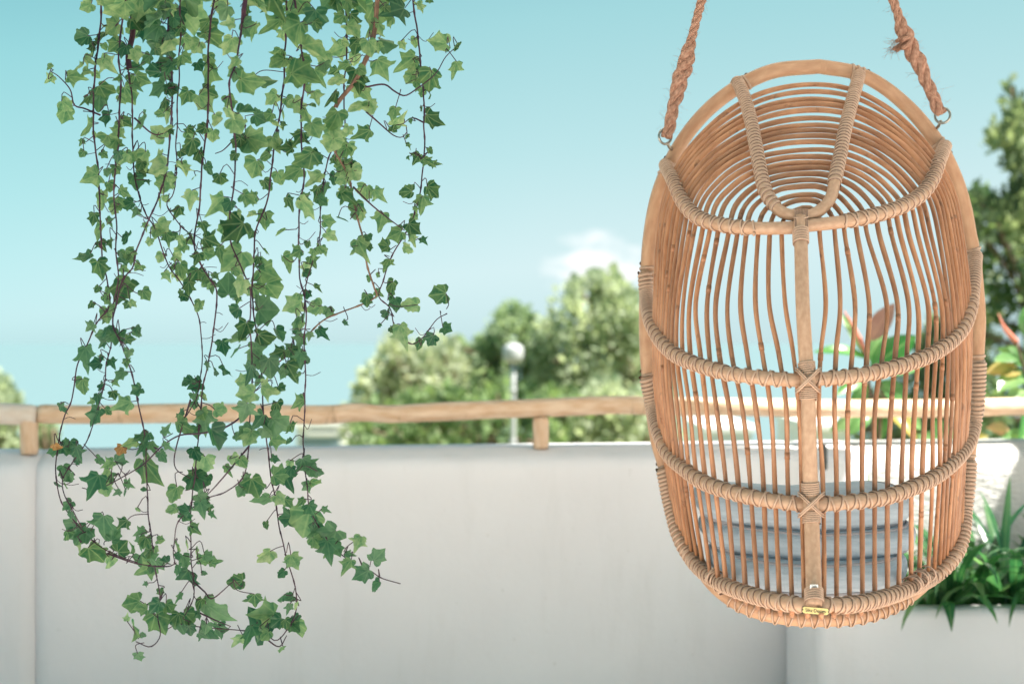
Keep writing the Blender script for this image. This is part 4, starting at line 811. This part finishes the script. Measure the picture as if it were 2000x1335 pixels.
LV = parse("""169,15,28 228,17,52 244,37,22 273,15,48 273,40,48 295,12,38 300,45,44 322,27,24 379,32,58 369,8,52 441,25,36 446,45,26 406,54,40 161,72,34 198,74,44 221,54,36 282,59,48 307,80,42 327,89,38 371,82,36 416,77,46 446,89,38 485,59,38 179,91,22 226,89,30 243,99,26 265,106,30 287,116,30 208,124,38 159,129,18 99,131,16 98,153,22 146,151,36 169,141,28 228,153,20 263,134,36 277,156,32 322,124,42 322,148,36 364,114,24 406,148,62 411,119,30 460,121,26 458,146,32 490,158,46 211,173,40 193,200,44 169,193,30 253,188,44 307,173,38 337,178,26 315,208,36 364,190,30 401,198,40 451,200,32 483,218,36 132,208,30 124,227,36 174,250,42 211,232,30 245,240,28 278,237,38 327,227,36 310,260,38 374,257,24 216,279,42 161,299,16 240,309,30 282,314,38 310,309,38 371,287,38 389,304,28 357,324,28 465,247,38 485,279,46 451,222,26 228,260,32
542,10,52 571,30,24 616,40,42 534,49,46 495,59,34 579,64,58 660,15,38 663,37,28 688,42,34 730,30,74 772,22,52 764,42,28 730,57,38 759,82,44 821,15,22 841,2,16 858,82,38 895,85,24 888,133,34 796,121,48 814,138,30 799,153,24 744,133,44 838,158,48 838,188,13 549,109,38 613,99,50 658,99,46 695,91,36 722,96,36 638,119,30 693,116,26 591,146,52 569,141,30 633,133,26 668,131,34 517,158,56 485,158,38 702,153,46 658,158,38 648,188,36 604,178,32 618,188,26 707,178,46 700,208,46 725,210,30 529,193,30 567,200,28 586,210,40 604,230,38 552,230,22 507,230,32 653,237,48 618,255,36 678,255,22 707,262,40 767,220,26 779,235,38 769,250,18 805,237,11 796,268,13 796,284,15 846,232,40 584,269,34 539,279,32 500,272,46 517,304,36 650,264,42 648,284,40 596,309,48 621,311,26 668,297,30 658,311,22 685,324,26 697,329,26 799,309,9
179,345,36 208,340,18 223,335,20 240,377,24 265,357,34 282,335,36 307,332,42 322,357,44 357,330,36 408,331,26 196,389,42 228,399,28 223,411,22 213,434,22 191,453,42 245,468,30 371,387,36 347,414,30 423,401,48 396,444,26 485,387,30 317,444,32 327,466,28 354,481,22 312,503,22 344,505,18 164,503,32 193,525,38 245,503,30 270,523,22 238,567,54 258,594,16 248,597,16 285,575,28 176,594,18 208,617,34 176,636,24 206,649,28 270,644,18 352,528,34 324,537,22 379,540,36 401,542,22 386,599,26 455,453,50 413,471,38 455,508,64 428,493,32 445,555,48 470,562,36 460,607,28 475,641,38 492,419,18
497,329,44 571,337,42 617,351,38 524,363,28 489,385,30 676,337,44 696,340,34 679,383,42 713,377,32 739,380,32 668,428,24 702,411,40 745,428,36 790,374,32 844,374,36 824,397,34 565,394,32 602,405,46 637,395,9 517,428,34 548,454,26 641,431,24 645,459,24 628,485,24 518,491,15 580,494,28 560,516,36 600,525,30 708,485,48 748,479,26 773,459,34 810,445,30 807,468,24 827,471,18 756,516,28 765,565,40 773,593,30 756,616,22 520,533,46 528,568,48 523,605,52 494,568,28 577,596,40 619,562,20 614,599,36 585,636,36 628,650,28 676,632,13 588,667,36 523,656,44 503,684,40 545,656,32 799,596,36 856,576,38 787,653,46 873,642,26 739,636,9
203,655,38 231,660,34 268,652,26 253,661,22 169,697,48 184,707,28 221,709,24 248,709,18 233,731,24 161,754,36 200,754,18 224,746,16 224,772,18 240,791,40 122,796,24 186,815,32 139,872,26 151,900,20 278,850,32 253,862,28 236,902,22 211,904,22 198,897,20 139,929,11 184,944,42 203,924,28 213,929,24 206,956,28 250,944,22 245,961,14 228,961,15 300,875,26 327,872,22 320,890,24 295,919,56 280,954,11 339,964,32 359,833,40 352,808,20 404,712,18 433,798,28 401,823,38 384,887,24 421,858,46 399,907,36 384,944,38 374,927,24 458,900,24 443,919,22 475,902,22 436,677,30 465,662,40 443,722,28 488,727,42 480,771,42 478,803,36 480,843,30 490,954,28
495,705,46 529,720,46 567,725,40 579,702,36 524,759,42 586,786,32 507,818,36 542,801,38 547,828,40 522,843,26 542,858,30 485,856,28 537,895,16 549,925,30 562,937,38 596,910,34 613,922,26 626,922,14 500,952,40 510,977,34 562,984,24 559,1009,28 638,994,16
134,988,20 144,1034,48 159,1047,38 157,1069,18 187,1082,44 203,1024,46 223,1044,28 242,1024,24 238,1069,34 261,1072,24 275,1039,20 284,1057,26 287,1080,26 316,1054,16 290,1110,34 320,1095,22 284,1141,11 269,996,9 348,1069,22 366,1069,22 382,1075,14 360,1097,30 345,1113,20 371,1125,42 406,1087,20 420,1097,22 414,1003,18 460,1133,32 401,1119,11 399,973,16 259,1179,34 276,1187,26 303,1184,28 330,1187,24 310,1215,38 264,1230,30 278,1240,13 271,1281,18 350,1217,40 371,1207,32 388,1179,24 371,1230,22 424,1194,58 411,1235,38 250,1205,13 348,1166,20
497,1169,32 517,1197,44 502,1215,52 487,1238,42 464,1248,28 540,1215,26 560,1217,20 581,1227,38 550,1266,16 550,1164,20 517,1085,30 560,1013,32 599,1021,50 622,1029,38 639,1049,48 642,1072,38 619,1059,26 698,1058,28 680,1103,30 683,1082,18 708,1118,30 740,1086,28
255,5,44 235,15,46 262,28,44 285,22,46 300,60,42 318,12,44 330,60,40 305,95,38 345,30,36 325,175,30 270,60,36 410,180,36 540,120,40 620,150,38 560,290,30 690,60,36 205,5,34 320,5,40 430,5,40 500,5,44 480,25,30 590,10,40 700,5,50 640,5,34 350,50,30 300,140,34 420,235,28 430,350,26 545,350,30 510,600,30 460,690,30 545,690,32 505,740,36 550,760,26 470,745,28""")
THIN = {(838,188), (552,230), (641,431), (668,428), (245,961), (550,1164), (348,1166), (460,1133), (414,1003), (856,576)}
def ivy_mesh(v):
    rn = random.Random(v*13+1)
    rnd_ = (v % 3)                # 0 sharp five lobes, 1 blunt, 2 nearly three-lobed
    H = [(0,.02),(.09,-.10),(.22,-.15),(.37,-.11),(.48,.0),(.45,.11),(.41,.20),(.40,.28),(.46,.38),(.54,.52),(.43,.56),(.32,.60),(.24,.68),(.14,.82),(0,1.0)]
    if rnd_ == 1: H = [(0,.02),(.10,-.10),(.26,-.14),(.41,-.05),(.47,.08),(.45,.18),(.40,.26),(.40,.33),(.44,.44),(.42,.52),(.33,.56),(.26,.60),(.20,.68),(.11,.79),(0,.86)]
    if rnd_ == 2: H = [(0,.02),(.12,-.06),(.24,-.07),(.33,.0),(.36,.10),(.35,.18),(.36,.24),(.43,.30),(.60,.38),(.45,.44),(.29,.46),(.20,.54),(.15,.70),(.09,.90),(0,1.08)]
    j = lambda: rn.uniform(-.03, .03)
    Rr = [(x+j()*(x > 0), y+j()) for x, y in H]; Ll = [(-x*rn.uniform(.85, 1.1)+j()*.6, y+j()) for x, y in H[1:-1]][::-1]
    out = Rr+Ll; n = len(out); c = np.array((0, .18)); fold = rn.uniform(.05, .6); curl = rn.uniform(-.1, .45); wav = rn.uniform(.0, .07); ph = rn.uniform(0, 6)
    vs = [(0, .18)]; fs = []
    for rg in (.38, .7, 1.0):
        for x, y in out: vs.append((c[0]+(x-c[0])*rg, c[1]+(y-c[1])*rg))
    V = []
    for x, y in vs:
        r = math.hypot(x, y-.2); a = math.atan2(x, y-.2); V.append((x, y, fold*abs(x)-curl*r*r+wav*math.sin(a*5+ph)*r*2))
    for i in range(n):
        k = (i+1) % n; fs.append((0, 1+i, 1+k))
        for g in range(2): fs.append((1+g*n+i, 1+(g+1)*n+i, 1+(g+1)*n+k, 1+g*n+k))
    mb = MB(); mb.add(V, fs, vs); return mb
IV = [ivy_mesh(v).mesh('ivy_leaf', M['ivy']) for v in range(12)]
IVK = [ivy_mesh(v).mesh('ivy_leaf_shade_toned', M['ivydark']) for v in range(12, 20)]
IVD = ivy_mesh(3).mesh('ivy_leaf_dry', M['ivydry'])
lines = {}
for k, (pts, d, lab) in IVY.items():
    L = [np.array(pts, float)]+[np.array(b, float) for b in BR_.get(k, [])]; lines[k] = [catmull(l, 6) for l in L]
vine = {}; stems = {}; petioles = {}; upper = {}
rn = random.Random(77)
def dvar(k, x, y): return IVY[k][1] + .05*mnoise.noise(Vector((x*.01, y*.008, k*4.0)))
for k, (pts, d, lab) in IVY.items():
    vine[k] = thing('ivy_strand', (float(P(pts[0][0], -700, d)[0]), d, z0-.06), lab, 'ivy', 'ivy strands hanging from the roof beam')
    mb = MB(); l = lines[k][0]; up = [(pts[0][0]+8, -740), (pts[0][0]+rn.uniform(-25, 25), -480), (pts[0][0]+rn.uniform(-15, 15), -230)]
    full = catmull(np.array(up+[tuple(p) for p in pts], float), 7)
    wig = np.array([mnoise.noise(Vector((i*.16, k, 2))) for i in range(len(full))])*2.6; full[:, 0] += wig; upper[k] = full[full[:, 1] < -15]
    q = np.array([P(x, y, dvar(k, x, y)) for x, y in full]); r = np.interp(np.linspace(0, 1, len(q)), (0, .5, 1), (.0024, .0017, .0010))
    if k == 11: r = r*1.35
    for i in range(4, len(r), 7): r[i] *= 1.45
    tube(mb, q, r, 6)
    if k in (3, 11, 7):       # old woody run at the top
        o = full[full[:, 1] < (140 if k == 3 else 215)] if k != 7 else full[full[:, 1] < 60]
        qq = np.array([P(x+3, y, dvar(k, x, y)+.006) for x, y in o]); tube(mb, qq, .0042 if k != 3 else .0058, 7)
    mb.build('stem', M['oldstem'] if k == 11 else M['stem'], vine[k])
    for b in lines[k][1:]:
        mb = MB(); q = np.array([P(x, y, dvar(k, x, y)) for x, y in b]); tube(mb, q, np.linspace(.0019, .0009, len(q)), 6); mb.build('side_stem', M['stem'], vine[k])
    petioles[k] = MB()
cnt = {k: 0 for k in IVY}
def nearest(x, y):
    best = None
    for k, ls in lines.items():
        for l in ls:
            dd = np.hypot(l[:, 0]-x, l[:, 1]-y+8); i = int(np.argmin(dd)); v = dd[i]*(1+.25*(cnt[k] > 60))
            if best is None or v < best[0]: best = (v, k, l[i])
    return best
def DARK(x, y): return .13 if y < 600 and not (230 < x < 350 and y < 200) else .60  # shade by leaf colour: dark copies mostly low and in the top cluster
def put_leaf(x, y, s, me=None, thin=False, on=None):
    dist, k, sp = on or nearest(x, y); cnt[k] += 1; d = dvar(k, x, y)+rn.uniform(-.05, .05); ppm = F/d
    # blade hangs from its stalk: tip points down and away from the stem
    away = np.array((x-sp[0], y-sp[1])); L = np.linalg.norm(away)+1e-6; away = away/L
    dirv = np.array((away[0]*.75*min(1, L/25)+rn.gauss(0, .6), 1.0*rn.uniform(-.15, 1)+away[1]*.5)); dirv /= np.linalg.norm(dirv)
    tipdir = Vector((dirv[0], rn.gauss(0, .40), -dirv[1])).normalized()
    nrm = Vector((rn.gauss(0, .65), -1 if rn.random() < .62 else 1, rn.gauss(.15, .6)))
    if thin: nrm = Vector((1, rn.uniform(-.3, .3), rn.uniform(-.2, .2)))
    Y = tipdir; Z = (nrm-Y*nrm.dot(Y)).normalized(); X = Y.cross(Z).normalized(); sc = min(s, 48)*(1.10 if y < 800 else 1.24)/ppm*(1+.15*(s > 48))
    sxx = sc*rn.uniform(.85, 1.15); c = Vector(P(x, y, d)); base = c-Y*(.40*sc)
    m = Matrix(((X.x*sxx, Y.x*sc, Z.x*sc, base.x), (X.y*sxx, Y.y*sc, Z.y*sc, base.y), (X.z*sxx, Y.z*sc, Z.z*sc, base.z), (0, 0, 0, 1)))
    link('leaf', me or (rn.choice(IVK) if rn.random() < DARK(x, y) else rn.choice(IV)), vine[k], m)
    a = P(sp[0], sp[1]-rn.uniform(0, 10), dvar(k, sp[0], sp[1])); b = np.array(base)
    if L < 130:
        mid = (a+b)/2+np.array((rn.uniform(-.012, .012), rn.uniform(-.012, .012), rn.uniform(-.016, .024))); tube(petioles[k], catmull([a, mid, b], .008), .0009, 5, cap=False)
for (x, y, s) in LV: put_leaf(x+rn.uniform(-2, 2), y+rn.uniform(-2, 2), s, thin=(int(x), int(y)) in THIN)
for (x, y, s) in ((113, 872, 18), (236, 880, 20)): put_leaf(x, y, s, IVD)
for k in IVY:                  # young leaves scattered close to each stem
    ln = lines[k][0]
    for _ in range(34):
        p = ln[rn.randint(0, len(ln)-1)]
        if rn.random() < .35: continue
        put_leaf(p[0]+rn.gauss(0, 17), p[1]+rn.uniform(-4, 16), rn.uniform(13, 29))
# leaves continue above the picture up to the beam
for k in IVY:
    for _ in range(17):
        sp = upper[k][rn.randint(0, len(upper[k])-1)]; put_leaf(sp[0]+rn.gauss(0, 18), sp[1]+rn.uniform(0, 20), rn.uniform(24, 46), on=(10, k, sp))
# curling tendrils and bare stalks
for k in IVY:
    ln = lines[k][0]
    for _ in range(11):
        i = rn.randint(5, len(ln)-6); p = ln[i]
        if p[1] < 0: continue
        sg = rn.choice((-1, 1)); l = rn.uniform(12, 34); q = [P(p[0], p[1], dvar(k, *p)), P(p[0]+sg*l*.5, p[1]+rn.uniform(-4, 12), dvar(k, *p)-.01), P(p[0]+sg*l, p[1]+rn.uniform(-12, 8), dvar(k, *p)-.02)]
        tube(petioles[k], catmull(q, .006), .00065, 5, cap=False)
    petioles[k].build('leaf_stalks', M['stem'], vine[k], kind='stuff')
